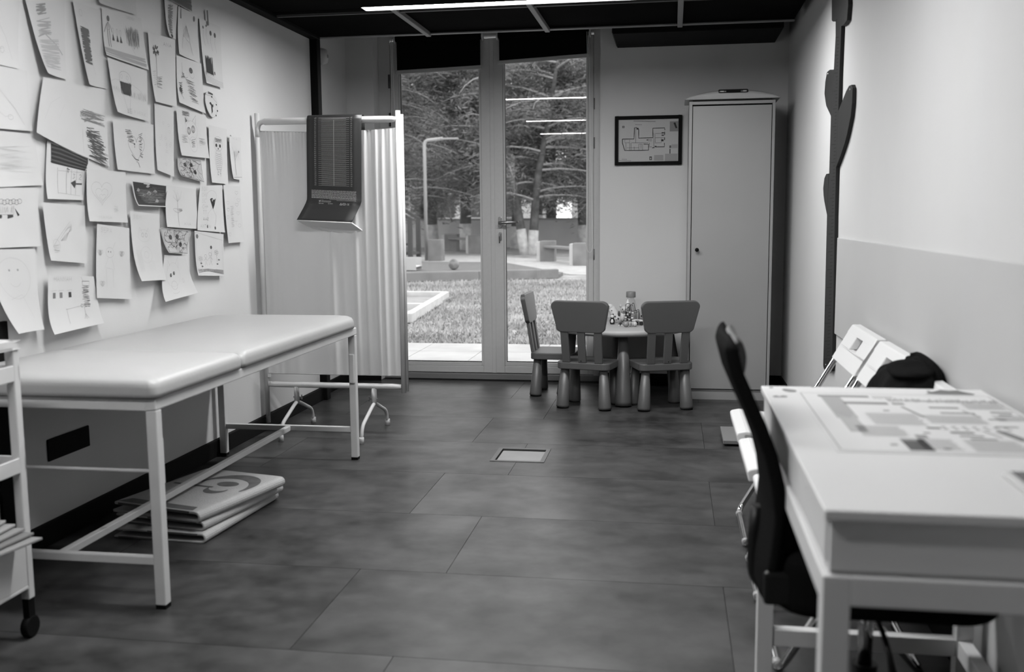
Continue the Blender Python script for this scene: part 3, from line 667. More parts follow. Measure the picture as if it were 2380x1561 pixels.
# ---- folded play mats under the couch
def play_mat(label, loc, rz, w, d, z, th, gap, tilt, prn):
    t = thing('folded_play_mat', label, 'play mat', (loc[0], loc[1], z), rz, 'folded play mats under the couch')
    MT = mat('mat_foam', .40, .7, noise=(12, .37, .43), bump=(140, .25)); MD = mat('mat_print_grey', .10, .8, noise=(20, .08, .13))
    # one sheet folded in two: U shaped profile along x, fold at +x side, opening towards -x... extruded along y
    pr = []
    H_ = gap+2*th
    n = 8
    def prof(off):
        p = [(-w/2, off), (w/2-H_/2, off)]
        for k in range(1, n): a = -PI/2+PI*k/n; p.append((w/2-H_/2+(H_/2-off)*math.cos(a), H_/2+(H_/2-off)*math.sin(a)))
        p += [(w/2-H_/2, H_-off), (-w/2+.01, H_-off)]
        return p
    outer = prof(0); inner = prof(th)
    mb = MB(); poly = outer+list(reversed(inner))
    lift = lambda x, z_: z_ + (tilt*(.5-x/w)*z_/H_ if tilt else 0)
    k = len(poly); y0, y1 = -d/2, d/2
    vs = [(p[0], y0, lift(*p)) for p in poly]+[(p[0], y1, lift(*p)) for p in poly]
    m = len(outer); fs = [(i, (i+1) % k, (i+1) % k+k, i+k) for i in range(k)]
    for i in range(m-1): fs.append((i, k-1-i, k-2-i, i+1)); fs.append((i+k, i+1+k, k-2-i+k, k-1-i+k))
    mb.add(vs, fs); o = mb.build('foam_sheet', MT, t, bevel=.004)
    # printed border on the near edge and printed shapes on top
    if prn:
        pb = MB(); pb.box(-w/2+.03, w/2-.05, y0-.0012, y0+.0005, H_-th+.001, H_-.002); pb.build('printed_border', MD, t)
        zt = lift(0, H_)+.0009
        def arc(cx_, cy_, r, a0, a1, wd):
            m_ = MB(); n_ = 18; P = []
            for s_ in (1, -1):
                for i in range(n_+1):
                    a = math.radians(a0+(a1-a0)*(i/n_ if s_ > 0 else 1-i/n_)); rr = r+s_*wd/2*math.sin(PI*min(1, max(.12, (i/n_))))
                    P.append((cx_+rr*math.cos(a), cy_+rr*math.sin(a)*1.1, zt))
            nn = len(P)//2
            m_.add(P, [(i, i+1, nn*2-2-i, nn*2-1-i) for i in range(nn-1)]); return m_
        arc(.05, .06, .13, -20, 170, .06).build('printed_arc', MD, t)
        arc(.07, .02, .05, 180, 355, .035).build('printed_arc', MD, t)
        q = MB(); q.prism([(.06+.05*math.cos(a*PI/8), .09+.035*math.sin(a*PI/8), zt) for a in range(16)], (0,0,.0003)); q.build('printed_spot', MD, t)
        q = MB(); q.box(-.17, .03, .02, .035, zt, zt+.0003); q.build('printed_band', MD, t)
        q = MB(); q.prism([(-w/2+.02, -d/2+.01, zt), (w/2-.04, -d/2+.01, zt), (w/2-.05, -d/2+.05, zt), (-w/2+.05, -d/2+.06, zt)], (0,0,.0003)); q.build('printed_edge', MD, t)
    else:
        pb = MB(); pb.box(-.05, w/2-.035, y0-.0012, y0+.0005, H_-th+.001, H_-.002); pb.build('printed_border', MD, t)
        pb = MB(); pb.box(-w/2+.02, .02, y0-.0012, y0+.0005, .002, th-.002); pb.build('printed_border', MD, t)
    return t
play_mat('lowest folded foam play mat, lying flat on the floor under the couch', (-1.93, 3.78), math.radians(-4), .40, .62, 0, .010, .020, 0, False)
play_mat('middle folded foam play mat in the stack under the couch', (-1.93, 3.80), math.radians(-9), .42, .58, .041, .010, .018, 0, False)
play_mat('topmost folded foam play mat with dark printed shapes', (-1.92, 3.78), math.radians(-13), .43, .56, .080, .012, .020, .0, True)

# ---- socket plate on the left wall
q = [pX(x, y, LW) for x, y in ((107, 1022), (203, 992), (203, 1040), (110, 1073))]
so = thing('socket_plate', 'black rectangular socket plate on the wall under the couch', 'socket', (LW, (q[0].y+q[1].y)/2, (q[0].z+q[3].z)/2))
ly, lz = abs(q[1].y-q[0].y), abs(q[0].z-q[3].z)
MB().box(0, .009, -ly/2, ly/2, -lz/2, lz/2).build('plate', BLACK, so, bevel=.003)
for k in (-1, 0, 1): MB().box(.009, .0095, k*ly*.3-.022, k*ly*.3+.022, -.022, .022).build('socket_insert', BLACK, so)

# ---- folding privacy screen
ps = thing('privacy_screen', 'white tubular folding screen with a gathered pale curtain', 'screen', (-1.91, 5.42, 0))
px = -1.91
CURT = cloth_mat('curtain_cloth', .68)
xl, xr = -2.322-px, -1.502-px
MB().tube([(xl, 0, .05), (xl, 0, 1.822)], .0135, 12).build('left_post', STEELW, ps)
MB().tube([(xr, 0, .243), (xr, 0, 1.818)], .0135, 12).build('right_post', STEELW, ps)
MB().tube([(xr+.012, .026, .248), (xr+.012, .026, 1.80)], .0115, 12).build('right_post_rear', STEELW, ps)
MB().tube(rbend([(xl, 0, 1.69), (xl+.004, 0, 1.775), (xr-.06, 0, 1.772)], .055, 8)+[Vector((xr-.03, 0, 1.772)), Vector((xr, 0, 1.772))], [.0145]*9+[.019]*2+[.017, .012], 12).build('top_rail', STEELW, ps)
MB().tube([(xl+.012, 0, .278), (xl+.05, 0, .278), (xr-.06, 0, .278), (xr-.012, 0, .278)], [.013, .017, .017, .013], 12).build('lower_rail', STEELW, ps)
for z, s_ in ((1.722, .006), (.342, 0)):
    MB().tube([(xl+.01+(xr-xl-.02)*i/12, 0, z - s_*math.sin(PI*i/12)*2) for i in range(13)], .004, 6).build('curtain_rod', STEELW, ps)
def cur(u, v):
    x = xl+.014+(xr-xl-.028)*u
    gath = .3 + .7*min(1, 4*min(v, 1-v)+.35)
    y = (.0035*math.sin(u*47+3*math.sin(u*11))+.0045*math.sin(u*19+.5+.4*v)*(.5+v*.5))*gath
    for uc, a_, w_ in ((.10, .006, .018), (.24, .005, .03), (.47, .008, .03), (.52, .007, .016), (.70, .010, .018), (.775, .012, .016), (.86, .014, .018), (.905, .012, .013), (.965, .006, .016)): y -= a_*math.exp(-((u-uc-.01*(v-.5))/w_)**2)*(.45+.55*gath)
    y += .012*math.sin(PI*v)*math.sin(u*5+1) + .003*math.exp(-v*14)*math.sin(u*240)
    return (x, y-.004, 1.722 - .012*math.sin(PI*u) - (1.722-.012*math.sin(PI*u)-.342)*v)
MB().grid(cur, 150, 26).build('curtain', CURT, ps)
for i, x in enumerate((-2.142-px, -1.677-px)):
    MB().tube([(x, 0, .268), (x, 0, .172)], .0155, 12).build('leg_socket', STEELW, ps)
    for sy in (-1, 1):
        o = MB().tube(rbend([(x, 0, .178), (x, sy*.04, .168), (x, sy*.235, .092), (x, sy*.256, .012)], .05, 6), .0105, 10).build('foot_tube', STEELW, ps)
        MB().lathe([(.015, 0), (.015, .034), (.0125, .036)], (x, sy*.256, 0), 12).build('rubber_foot', STEELW, o)
    wb = MB(); sx = 1 if i == 0 else -1; wb.tube([(x-sx*.02, 0, .205), (x+sx*.028, 0, .205)], .004, 8); wb.ball((x+sx*.03, 0, .213), .004, .003, .008, 8, 6).ball((x+sx*.03, 0, .197), .004, .003, .008, 8, 6); wb.build('wing_bolt', STEEL, ps)
for z in (.335, .29): MB().box(xl+.012, xl+.03, -.012, .012, z-.014, z+.004).build('clip', STEELW, ps)

# ---- infant measuring mat hung over the top rail
mm = thing('measuring_mat', 'black infant measuring mat with a printed scale hung over the screen rail', 'measuring mat', (-1.865, 5.42, 1.797))
mx0 = -.152; mw = .316
prof = [(.040, -.20), (.034, -.10), (.026, -.012), (.018, .002), (0, .006), (-.018, .001), (-.030, -.02), (-.034, -.10), (-.036, -.30), (-.038, -.44), (-.044, -.478), (-.062, -.51), (-.110, -.575)]
def mp(u, v):
    t = v*(len(prof)-1); k = min(int(t), len(prof)-2); f = t-k
    y = prof[k][0]*(1-f)+prof[k+1][0]*f; z = prof[k][1]*(1-f)+prof[k+1][1]*f
    shear = -.05*(max(0, -z-.46)/.11)-.012*min(1, -min(0, z)/.46)
    return (mx0+mw*u+shear*.75, y, z-.016*u*max(0, min(1, -z/.3)))
MATM = mat('mat_vinyl', .018, .38, spec=.35)
MB().grid(mp, 6, 48).build('mat_body', MATM, mm, solid=.003)
e0, e1 = Vector(mp(0, 1)), Vector(mp(1, 1))
fb = MB(); fb.prism([e0, e1, e1+Vector((.035, .085, -.045)), e1+Vector((.0, .09, -.055)), (e0+e1)/2+Vector((.03, .088, -.058)), e0+Vector((.06, .088, -.047)), e0+Vector((.03, .06, -.03))], (0, .004, .006)); fb.build('foot_board', WHITE, mm)
MB().tube([e0, e1], .0035, 6).build('foot_edge', WHITE, mm)
# printed scale
PR = mat('white_print', .24, .6)
zf = lambda z: -.0385 if z > -.02 else -.0365-.006*max(0, -z)
def fr(x, z, h=.0016):   # point on the front face of the mat; x in 0..1
    for i in range(5, len(prof)-1):
        if prof[i+1][1] <= z <= prof[i][1]:
            f = (z-prof[i][1])/(prof[i+1][1]-prof[i][1]); y = prof[i][0]*(1-f)+prof[i+1][0]*f; break
    else: y = prof[-2][0]
    return (mx0+mw*x-.012*.75*min(1, -z/.46), y-.0018-h*.3, z-.016*x*min(1, -z/.3))
lines = MB()
def ln(x0, x1, z, w): lines.add([fr(x0, z), fr(x1, z), fr(x1, z-w), fr(x0, z-w)], [(0, 1, 2, 3)])
N0, N1 = 65, 99; zt, zb = -.012, -.376
for n in range(N0, N1+1):
    z = zt+(zb-zt)*(n-N0)/(N1-N0); ln(.215, .78, z, .0016)
    if n < N1: z2 = z+(zb-zt)/(N1-N0)/2; ln(.27, .725, z2, .0011)
[lines.add([fr(.494, zt+(zb-zt)*k/24), fr(.504, zt+(zb-zt)*k/24), fr(.504, zt+(zb-zt)*(k+1)/24), fr(.494, zt+(zb-zt)*(k+1)/24)], [(0, 1, 2, 3)]) for k in range(24)]; lines.build('scale_lines', PR, mm)
num = MB()
for n in range(N0, N1+1):
    vs, fs = text_mb(str(n), .0115); z = zt+(zb-zt)*(n-N0)/(N1-N0)-.004
    for x0 in (.14, .80): num.add([fr(x0+v.x/mw, z+v.y) for v in vs], fs)
num.build('scale_numbers', PR, mm)
tx = MB(); random.seed(3)
for k in range(10):
    z = -.404-.0047*k; x = .085
    while x < .90:
        w = random.uniform(.02, .07); x1 = min(x+w, .905); tx.add([fr(x, z), fr(x1, z), fr(x1, z-.0026), fr(x, z-.0026)], [(0, 1, 2, 3)]); x = x1+.006
for x0, x1, z in ((.42, .90, -.452), (.55, .90, -.457)):
    x = x0
    while x < x1: tx.add([fr(x, z), fr(x+.018, z), fr(x+.018, z-.002), fr(x, z-.002)], [(0, 1, 2, 3)]); x += .024
for k in range(4):
    z = -.4575-.0035*k; x = .27
    while x < (.30 if k == 0 else .44): tx.add([fr(x, z), fr(x+.015, z), fr(x+.015, z-.0016), fr(x, z-.0016)], [(0, 1, 2, 3)]); x += .02
tx.add([fr(.225, -.459), fr(.232, -.459), fr(.236, -.464), fr(.252, -.457), fr(.256, -.457), fr(.256, -.468), fr(.225, -.468)], [(0, 1, 2, 3, 4, 5, 6)])   # factory symbol
for x0 in (.22, .39):
    tx.add([fr(x0, -.4735), fr(x0+.035, -.4735), fr(x0+.035, -.4745), fr(x0, -.4745)], [(0, 1, 2, 3)]); tx.add([fr(x0+.045, -.476), fr(x0+.09, -.476), fr(x0+.09, -.4785), fr(x0+.045, -.4785)], [(0, 1, 2, 3)])
vs, fs = text_mb('REF', .008)
tx.add([fr(.222+v.x/mw, -.4805+v.y) for v in vs], fs)
vs, fs = text_mb('LOT', .008)
tx.add([fr(.392+v.x/mw, -.4805+v.y) for v in vs], fs)
vs, fs = text_mb('CE', .014)
tx.add([fr(.73+v.x/mw, -.482+v.y) for v in vs], fs)
for a_, b_ in (((.61, -.482), (.63, -.471)), ((.63, -.471), (.65, -.482)), ((.65, -.482), (.61, -.482)), ((.665, -.481), (.665, -.472)), ((.665, -.472), (.71, -.472)), ((.71, -.472), (.71, -.481)), ((.71, -.481), (.665, -.481))):
    d = Vector((a_[1]-b_[1], b_[0]-a_[0])); d = d.normalized()*.0012
    tx.add([fr(a_[0]-d.x/mw, a_[1]-d.y), fr(b_[0]-d.x/mw, b_[1]-d.y), fr(b_[0]+d.x/mw, b_[1]+d.y), fr(a_[0]+d.x/mw, a_[1]+d.y)], [(0, 1, 2, 3)])
tx.build('printed_text', PR, mm)

# ---- white trolley at the left
tr = thing('white_trolley', 'white metal trolley with trays standing at the head of the couch', 'trolley', (-2.06, 2.35, 0))
TX0, TX1, TY0, TY1 = -.20, .19, -.36, .25
for (x, y) in ((TX1-.028, TY1-.028), (TX1-.028, TY0), (TX0, TY1-.028), (TX0, TY0)):
    MB().box(x, x+.028, y, y+.028, .12, .885).build('post', STEELW, tr, bevel=.004)
    cs = MB(); cs.lathe([(.03, -.012), (.034, -.008), (.034, .008), (.03, .012)], (x+.014, y+.014, .034), 14, 'x'); cs.box(x+.004, x+.024, y, y+.028, .05, .12); cs.build('caster', BLACK, tr)
MB().box(TX0, TX1, TY1-.028, TY1, .868, .893).box(TX0, TX1, TY0, TY0+.028, .868, .893).box(TX1-.028, TX1, TY0, TY1, .868, .893).build('top_rail', STEELW, tr, bevel=.005)
def tray(z0, z1, name):
    m = MB(); m.box(TX0+.002, TX1-.002, TY0+.002, TY1-.002, z0, z0+.008)
    m.box(TX1-.008, TX1-.001, TY0, TY1, z0, z1).box(TX0+.001, TX0+.008, TY0, TY1, z0, z1).box(TX0, TX1, TY1-.008, TY1-.001, z0, z1).box(TX0, TX1, TY0+.001, TY0+.008, z0, z1); m.build(name, STEELW, tr, bevel=.002)
tray(.775, .822, 'tray'); tray(.505, .550, 'tray'); tray(.155, .165, 'tray')
MB().box(TX1-.012, TX1-.002, TY0, TY1-.02, .165, .32).build('side_panel', STEELW, tr, bevel=.002)
random.seed(8)
for k in range(5):
    f = MB(); z = .322+.011*k
    f.prism([(-.02*k*.3, -.20, z), (.235-.012*k, -.16, z), (.255-.02*k, .20-.01*k, z), (-.01, .17, z)], (0, 0, .008)); o = f.build('document_folder', [mat('folder_buff', .22, .7), mat('folder_grey', .16, .6), mat('folder_buff', .22, .7), mat('folder_pale', .28, .6), mat('folder_sheaf', .34, .7)][k], bevel=.002)
    o.location = (-2.06+.0, 2.36, 0); o.rotation_euler = (0, 0, math.radians(-6+3*k))
    tag(o, ['bottom folder of the pile in the trolley base', 'second folder from the bottom in the trolley pile', 'middle paper folder in the trolley pile', 'second folder from the top in the trolley pile', 'top paper sheaf of the pile in the trolley base'][k], 'folder', 'folders in the trolley base')
MB().box(TX0+.02, TX1-.014, TY0+.02, TY1-.04, .165, .322).build('storage_box', mat('box_grey', .35, .6), tr, bevel=.006)
q = MB().box(-.10, .08, -.10, .10, 0, .075).build('tissue_box', WHITE, bevel=.008); q.location = (-2.02, 2.42, .783); tag(q, 'small white carton on the upper trolley tray', 'box')
q = MB().box(-.06, .06, -.05, .05, 0, .03).build('small_box', PAPER, bevel=.004); q.location = (-2.0, 2.52, .513); tag(q, 'flat pale pack on the middle trolley tray', 'box')

# ---- children's table and chairs
KID = mat('grey_moulded_plastic', .075, .42, noise=(4, .072, .078)); KTOP = mat('table_plastic_lit', .36, .5, noise=(4, .35, .37))  # table top made paler than its legs to stand for stronger light
tb = thing('childrens_table', "round moulded children's table with four tapering legs", 'table', (-.345, 6.80, 0))
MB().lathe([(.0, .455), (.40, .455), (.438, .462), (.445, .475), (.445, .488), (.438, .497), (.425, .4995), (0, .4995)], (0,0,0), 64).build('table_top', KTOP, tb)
for a in (-84, 6, 96, 186):
    c, s_ = math.cos(math.radians(a)), math.sin(math.radians(a)); lg = MB()
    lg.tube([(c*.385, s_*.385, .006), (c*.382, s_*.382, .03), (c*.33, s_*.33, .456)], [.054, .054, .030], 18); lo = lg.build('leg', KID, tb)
    MB().lathe([(.05, 0), (.05, .008)], (c*.385, s_*.385, 0), 18).build('foot_pad', BLACK, lo)
def kid_chair():
    t = thing('childrens_chair', 'x', 'chair', (0,0,0), 0, "children's chairs around the round table")
    st = MB(); st.prism([(p[0], p[1]+.005, .258) for p in rrect(.355, .31, .045)], (0, 0, .046)); st.build('seat', KID, t, bevel=.006)
    for sx in (-1, 1):
        for sy in (-1, 1):
            lo = MB().tube([(sx*.143, sy*.118, .007), (sx*.142, sy*.117, .02), (sx*.128, sy*.105, .26)], [.042, .042, .026], 16).build('leg', KID, t)
            MB().lathe([(.038, 0), (.038, .008)], (sx*.143, sy*.118, 0), 16).build('foot_pad', BLACK, lo)
    for x in (-.108, 0, .108):
        MB().prism([(x-.026, -.150, .302), (x+.026, -.150, .302), (x+.026+x*.04, -.185, .53), (x-.026+x*.04, -.185, .53)], (0, .020, 0)).build('back_slat', KID, t, bevel=.004)
    # backrest: rounded trapezoid leaning back
    out = []
    for (cx_, cz_, r, a0) in ((.150, .665, .035, 0), (-.150, .665, .035, 90), (-.122, .535, .035, 180), (.122, .535, .035, 270)):
        for k in range(7):
            a = math.radians(a0+15*k); out.append((cx_+r*math.cos(a)*1.15, cz_+r*math.sin(a)))
    # bulged top edge
    P = []
    for x, z in out:
        P.append((x, -.170-(z-.5)*.16-.014, z + (.006*(1-(x/.19)**2) if z > .66 else 0)))
    MB().prism(P, (0, .030, .004)).build('backrest', KID, t, bevel=.006)
    MB().ball((0, -.171, .318), .004, n=8, m=5).build('screw_hole', BLACK, t)
    return t
kc = kid_chair()
places = [((-.554, 6.278), (-.695, 6.312, -.413, 6.245), "grey moulded child's chair seen from behind, next to the glass door"),
          ((-.034, 6.30), (-.158, 6.261, .09, 6.348), "grey moulded child's chair seen from behind, next to the tall cabinet"),
          (None, None, "grey moulded child's chair standing sideways in front of the glass door")]
# back legs sit at local y = -.118
def put(o, mid, ang):
    o.rotation_euler = (0, 0, ang); off = Vector((-math.sin(ang)*-.118, math.cos(ang)*-.118)); o.location = (mid[0]-off.x, mid[1]-off.y, 0)
put(kc, (-.554, 6.300), math.atan2(6.245-6.312, .282)); kc['label'] = places[0][2]
k2 = copy_tree(kc); put(k2, (-.034, 6.325), math.atan2(.087, .248)); k2['label'] = places[1][2]
k3 = copy_tree(kc); put(k3, (-.92, 6.875), math.radians(-92)); k3['label'] = places[2][2]

# ---- toys on the table
TZ = .4995
def P_(x, Y):   # a spot on the table top at depth Y in line with this pixel column
    p = pY(x, 750, Y); return (p.x, Y, TZ)
WOOD = [mat('toy_wood_mid', .25, .4), mat('toy_wood_pale', .48, .4), mat('toy_wood_dark', .06, .4), mat('toy_black', .012, .35), mat('toy_white', .62, .4)]
bm_ = thing('bead_maze', 'wire bead maze toy with wooden base among the toys', 'toy', tuple(P_(1469, 6.84)))
MB().lathe([(.058, 0), (.062, .003), (.062, .010), (.058, .013), (0, .013)], (0,0,0), 24).build('base', WOOD[0], bm_)
for i, (x0, x1, y0, y1, h_) in enumerate(((-.045, .03, -.01, .02, .135), (-.02, .05, .02, -.02, .125), (-.035, .02, .03, .01, .105), (.0, .045, -.03, .03, .14))):
    w_ = MB(); w_.tube(rbend([(x0, y0, .012), (x0, y0, h_), (x0*.3+x1*.7-.02, (y0+y1)/2, h_), ((x0+x1)/2, y1, h_*.55), (x1, y1, h_*.7), (x1, y1, .012)], .018, 5), .0022, 6); wo = w_.build('wire', WOOD[2], bm_)
    for k in range(4): MB().ball((x0+.002*k, y0, .022+.017*k), .0085, n=10, m=7).build('bead', WOOD[(i+k) % 5], wo)
bo = thing('bottle', 'clear plastic bottle with a thick grey cap standing among the toys', 'bottle', tuple(P_(1466, 7.06)))
MB().lathe([(.034, 0), (.036, .006), (.036, .11), (.030, .135), (.024, .15), (.024, .162)], (0,0,0), 22).build('bottle_body', clear_plastic('bottle_plastic'), bo)
MB().lathe([(.033, .160), (.034, .163), (.033, .198), (.031, .201), (0, .201)], (0,0,0), 24).build('cap', mat('cap_grey', .20, .45), bo)
sp = thing('spotted_toy', 'pale spotted soft toy animal leaning at the edge of the toys', 'toy', tuple(P_(1429, 6.88)))
m_ = MB(); m_.tube([(.02, 0, .0), (.015, 0, .03), (-.005, .0, .065), (-.025, 0, .10), (-.032, 0, .118)], [.034, .038, .030, .028, .018], 14); m_.ball((-.035, -.005, .108), .03, .025, .022).ball((.045, 0, .035), .026, .022, .03); m_.build('body', mat('toy_cream', .55, .6, noise=(60, .50, .58)), sp)
for x, y, z, r in ((-.01, -.031, .06, .005), (.004, -.036, .045, .006), (-.02, -.028, .085, .004), (.025, -.037, .03, .007), (.012, -.036, .022, .004), (-.04, -.029, .112, .005)): MB().ball((x, y, z), r, .004, r, 8, 6).build('spot', WOOD[2], sp)
q = MB(); q.ball((.03, -.03, .065), .009, .006, .02); q.build('ear', WOOD[2], sp)
tv = thing('wooden_bear', 'wooden bear figure with dark eyes standing behind the rattle', 'toy', tuple(P_(1451, 6.95)))
m_ = MB(); m_.ball((0, 0, .03), .03, .024, .032).ball((0, 0, .082), .03, .026, .03).ball((-.024, 0, .108), .011).ball((.024, 0, .108), .011).ball((-.022, -.012, .012), .013).ball((.022, -.012, .012), .013); m_.build('figure', WOOD[1], tv)
for x in (-.011, .011): MB().ball((x, -.025, .088), .0042, n=8, m=6).build('eye', WOOD[3], tv)
MB().ball((0, -.026, .076), .010, .006, .007, 10, 6).build('snout', WOOD[0], tv)
rt = thing('wooden_rattle', 'wooden rattle with a shiny round ball lying at the front of the toys', 'toy', tuple(P_(1455, 6.60)))
MB().ball((0, 0, .019), .019, n=18, m=12).build('ball', WOOD[0], rt)
m_ = MB(); m_.tube([(.012, .004, .019), (.05, .02, .017)], .009, 12); m_.build('handle', WOOD[2], rt)
for x, y in ((.026, .010), (.040, .016)): MB().lathe([(.010, -.004), (.016, -.003), (.016, .003), (.010, .004)], (x, y, .018), 14, 'x').build('ring', WOOD[1], rt)
MB().ball((.056, .022, .018), .017, n=14, m=9).build('end_ball', WOOD[1], rt)
tc = thing('toy_car', 'small dark toy car beside the round rattle ball', 'toy', tuple(P_(1442, 6.68)))
m_ = MB(); m_.box(-.016, .016, -.009, .009, .005, .013).box(-.008, .010, -.008, .008, .013, .020); m_.build('car_body', WOOD[3], tc, bevel=.002)
for x in (-.010, .010):
    for y in (-.009, .009): MB().lathe([(.005, -.002), (.005, .002)], (x, y, .005), 10, 'y').build('wheel', WOOD[4], tc)
dl = thing('toy_penguin', 'little black and white toy figure beside the chair back', 'toy', tuple(P_(1423, 6.76)))
MB().lathe([(.012, 0), (.017, .008), (.018, .028), (.011, .042), (.014, .052), (.010, .064), (0, .068)], (0,0,0), 16).build('figure_body', WOOD[3], dl); MB().ball((0, -.008, .055), .012, .008, .011).build('face', WOOD[4], dl); MB().ball((0, -.010, .022), .011, .010, .016).build('belly', WOOD[4], dl)
tk = thing('stacking_ring_toy', 'stacking ring toy with mixed discs on the cabinet side of the table', 'toy', tuple(P_(1498, 6.93)))
for k in range(5): MB().lathe([(.010, .002+.016*k), (.034-.004*k, .004+.016*k), (.036-.004*k, .009+.016*k), (.034-.004*k, .014+.016*k), (.010, .017+.016*k)], (0,0,0), 18).build('disc', WOOD[(2, 0, 3, 1, 2)[k]], tk)
MB().lathe([(.007, 0), (.007, .10), (.012, .106), (.012, .118), (0, .124)], (0,0,0), 12).build('spindle', WOOD[2], tk)
tp = thing('toy_plane', 'wooden toy aeroplane in front of the stacking rings', 'toy', tuple(P_(1484, 6.72)))
m_ = MB(); m_.tube([(-.045, 0, .03), (-.02, 0, .03), (.03, 0, .028), (.05, 0, .032)], [.005, .011, .009, .004], 10); m_.build('fuselage', WOOD[1], tp)
MB().obox((-.008, 0, .034), (1,0,0), (0,1,0), (0,0,1), .022, .10, .004).build('wing', WOOD[0], tp)
for x in (-.015, .02): MB().lathe([(.012, -.004), (.014, 0), (.012, .004)], (x, -.012, .013), 12, 'y').build('wheel', WOOD[3], tp)
rb = thing('wooden_block_doll', 'dark wooden doll with a pale pointed hat at the back of the toys', 'toy', tuple(P_(1459, 7.00)))
MB().lathe([(.018, 0), (.024, .01), (.022, .05), (.012, .07), (.020, .085), (.018, .105), (.010, .118)], (0,0,0), 16).build('doll_body', WOOD[0], rb); MB().lathe([(.020, .104), (.018, .118), (.008, .142), (0, .155)], (0,0,0), 16).build('hat', WOOD[4], rb)

# ---- floor box
fbx = thing('floor_box', 'square metal floor service box set flush into the tiles', 'floor box', ((HX0+HX1)/2, (HY0+HY1)/2, 0))
hx, hy = (HX1-HX0)/2, (HY1-HY0)/2; w_ = .018; FRM = mat('floor_box_frame', .10, .4, .4)
MB().box(-hx-.004, -hx+w_, -hy-.004, hy+.004, -.006, .003).box(hx-w_, hx+.004, -hy-.004, hy+.004, -.006, .003).box(-hx+w_, hx-w_, -hy-.004, -hy+w_, -.006, .003).box(-hx+w_, hx-w_, hy-w_, hy+.004, -.006, .003).build('frame', FRM, fbx, bevel=.001)
MB().box(-hx+w_, hx-w_, -hy+w_, hy-w_, -.008, -.0075).build('recess', BLACK, fbx)
MB().box(-hx+w_+.006, hx-w_-.003, -hy+w_+.004, hy-w_-.014, -.0076, -.005).build('lid_plate', mat('lid_tile', .19, .4, noise=(6, .17, .21)), fbx)
# ---- floor scale
fs_ = thing('floor_scale', 'flat grey weighing scale lying on the floor beside the folding chairs', 'scale', (.46, 5.53, 0))
MB().box(-.18, .18, -.18, .18, .012, .034).build('platform', mat('scale_top', .17, .4), fs_, bevel=.004); MB().box(-.16, .16, -.16, .16, 0, .012).build('scale_base', BLACK, fs_)
MB().box(-.05, .05, .13, .165, .034, .0345).build('display', mat('scale_display', .2, .3), fs_)

# ---- white folding chairs along the right wall
FW = mat('white_moulded_plastic', .66, .35); TUB = mat('tube_grey', .20, .3, .7)
def folding_chair(low):
    t = thing('folding_chair', 'x', 'chair', (0,0,0), 0, 'white folding chairs along the wall')
    y0, y1 = -.238, .238; top = .72 if not low else .715; k = (top-.28)/.44
    zt_ = .795 if not low else .768
    # front frame: one tube from backrest down to the floor bar and up again
    fr_ = MB(); fr_.tube(rbend([(top-.0, y0+.012, zt_-.02), (.283, y0+.012, .0125), (.283, y1-.012, .0125), (top, y1-.012, zt_-.02)], .05, 7), .0115, 10); fr_.build('front_frame', CHROME, t)
    rf = MB(); rf.tube(rbend([(.305, y0+.04, .415), (.66, y0+.04, .0125), (.66, y1-.04, .0125), (.305, y1-.04, .415)], .05, 7), .0105, 10); rf.build('rear_frame', CHROME, t)
    for y in (y0+.03, y1-.03): MB().lathe([(.0132, -.014), (.0132, .014)], (.283, y+(.03 if y < 0 else -.03), .0132), 12, 'y').build('rubber_foot', mat('foot_translucent', .3, .4), t)
    # seat: shallow moulded tray with dark insets painting the shade inside the tube sockets
    st = MB(); pr = [(.245, .40), (.240, .432), (.246, .440), (.275, .446), (.40, .434), (.55, .436), (.60, .445), (.605, .432), (.60, .415), (.40, .418), (.275, .428), (.262, .40)]
    st.prism([(x, y0+.018, z) for x, z in pr], (0, y1-y0-.036, 0)); so_ = st.build('seat', FW, t, bevel=.005)
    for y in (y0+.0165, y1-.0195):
        MB().prism([(.264, y, .401), (.272, y, .424), (.30, y, .424), (.335, y, .413), (.33, y, .398)], (0, .003, 0)).build('socket_shade', mat('socket_shade_dark', .05, .3), so_)
        MB().beam((.27, y+.004, .412), (.60, y+.004, .412), .008, .022).build('seat_side', FW, so_)
    # backrest panel with a square grip hole, wrapped round the tubes
    def q(s_, off): # s_ along tube from 0 (bottom of panel) to 1 (top)
        z = (zt_-.135)+s_*.135; x = .28+(top-.28)*(z/(zt_-.02)); return x+off*.87, z+off*-.5*0
    bp = MB(); n = 12
    for (a0, a1, s0, s1) in ((y0-.008, y1+.008, 0, .42), (y0-.008, -.075, .42, .80), (.055, y1+.008, .42, .80), (y0-.008, y1+.008, .80, 1.0)):
        (xa, za), (xb, zb) = q(s0, 0), q(s1, 0)
        vs = []
        for yy in (a0, a1):
            for (xx, zz) in ((xa, za), (xb, zb)):
                for o_ in (-.014, .020): vs.append((xx+o_, yy, zz))
        bp.add(vs, [(0,1,3,2),(4,6,7,5),(0,4,5,1),(2,3,7,6),(0,2,6,4),(1,5,7,3)])
    bp.build('backrest', FW, t, bevel=.004)
    return t
fa = folding_chair(False); fa.location = (0, 3.90, 0); fa['label'] = 'white folding chair nearest the growth chart, square hole in its backrest'
fb_ = copy_tree(fa); fb_.location = (0, 3.36, 0); fb_['label'] = 'middle white folding chair of the row, standing between two others'
fc = folding_chair(True); fc.location = (.012, 2.866, 0); fc['label'] = 'white folding chair at the far end of the desk, backrest half hidden by the jacket'

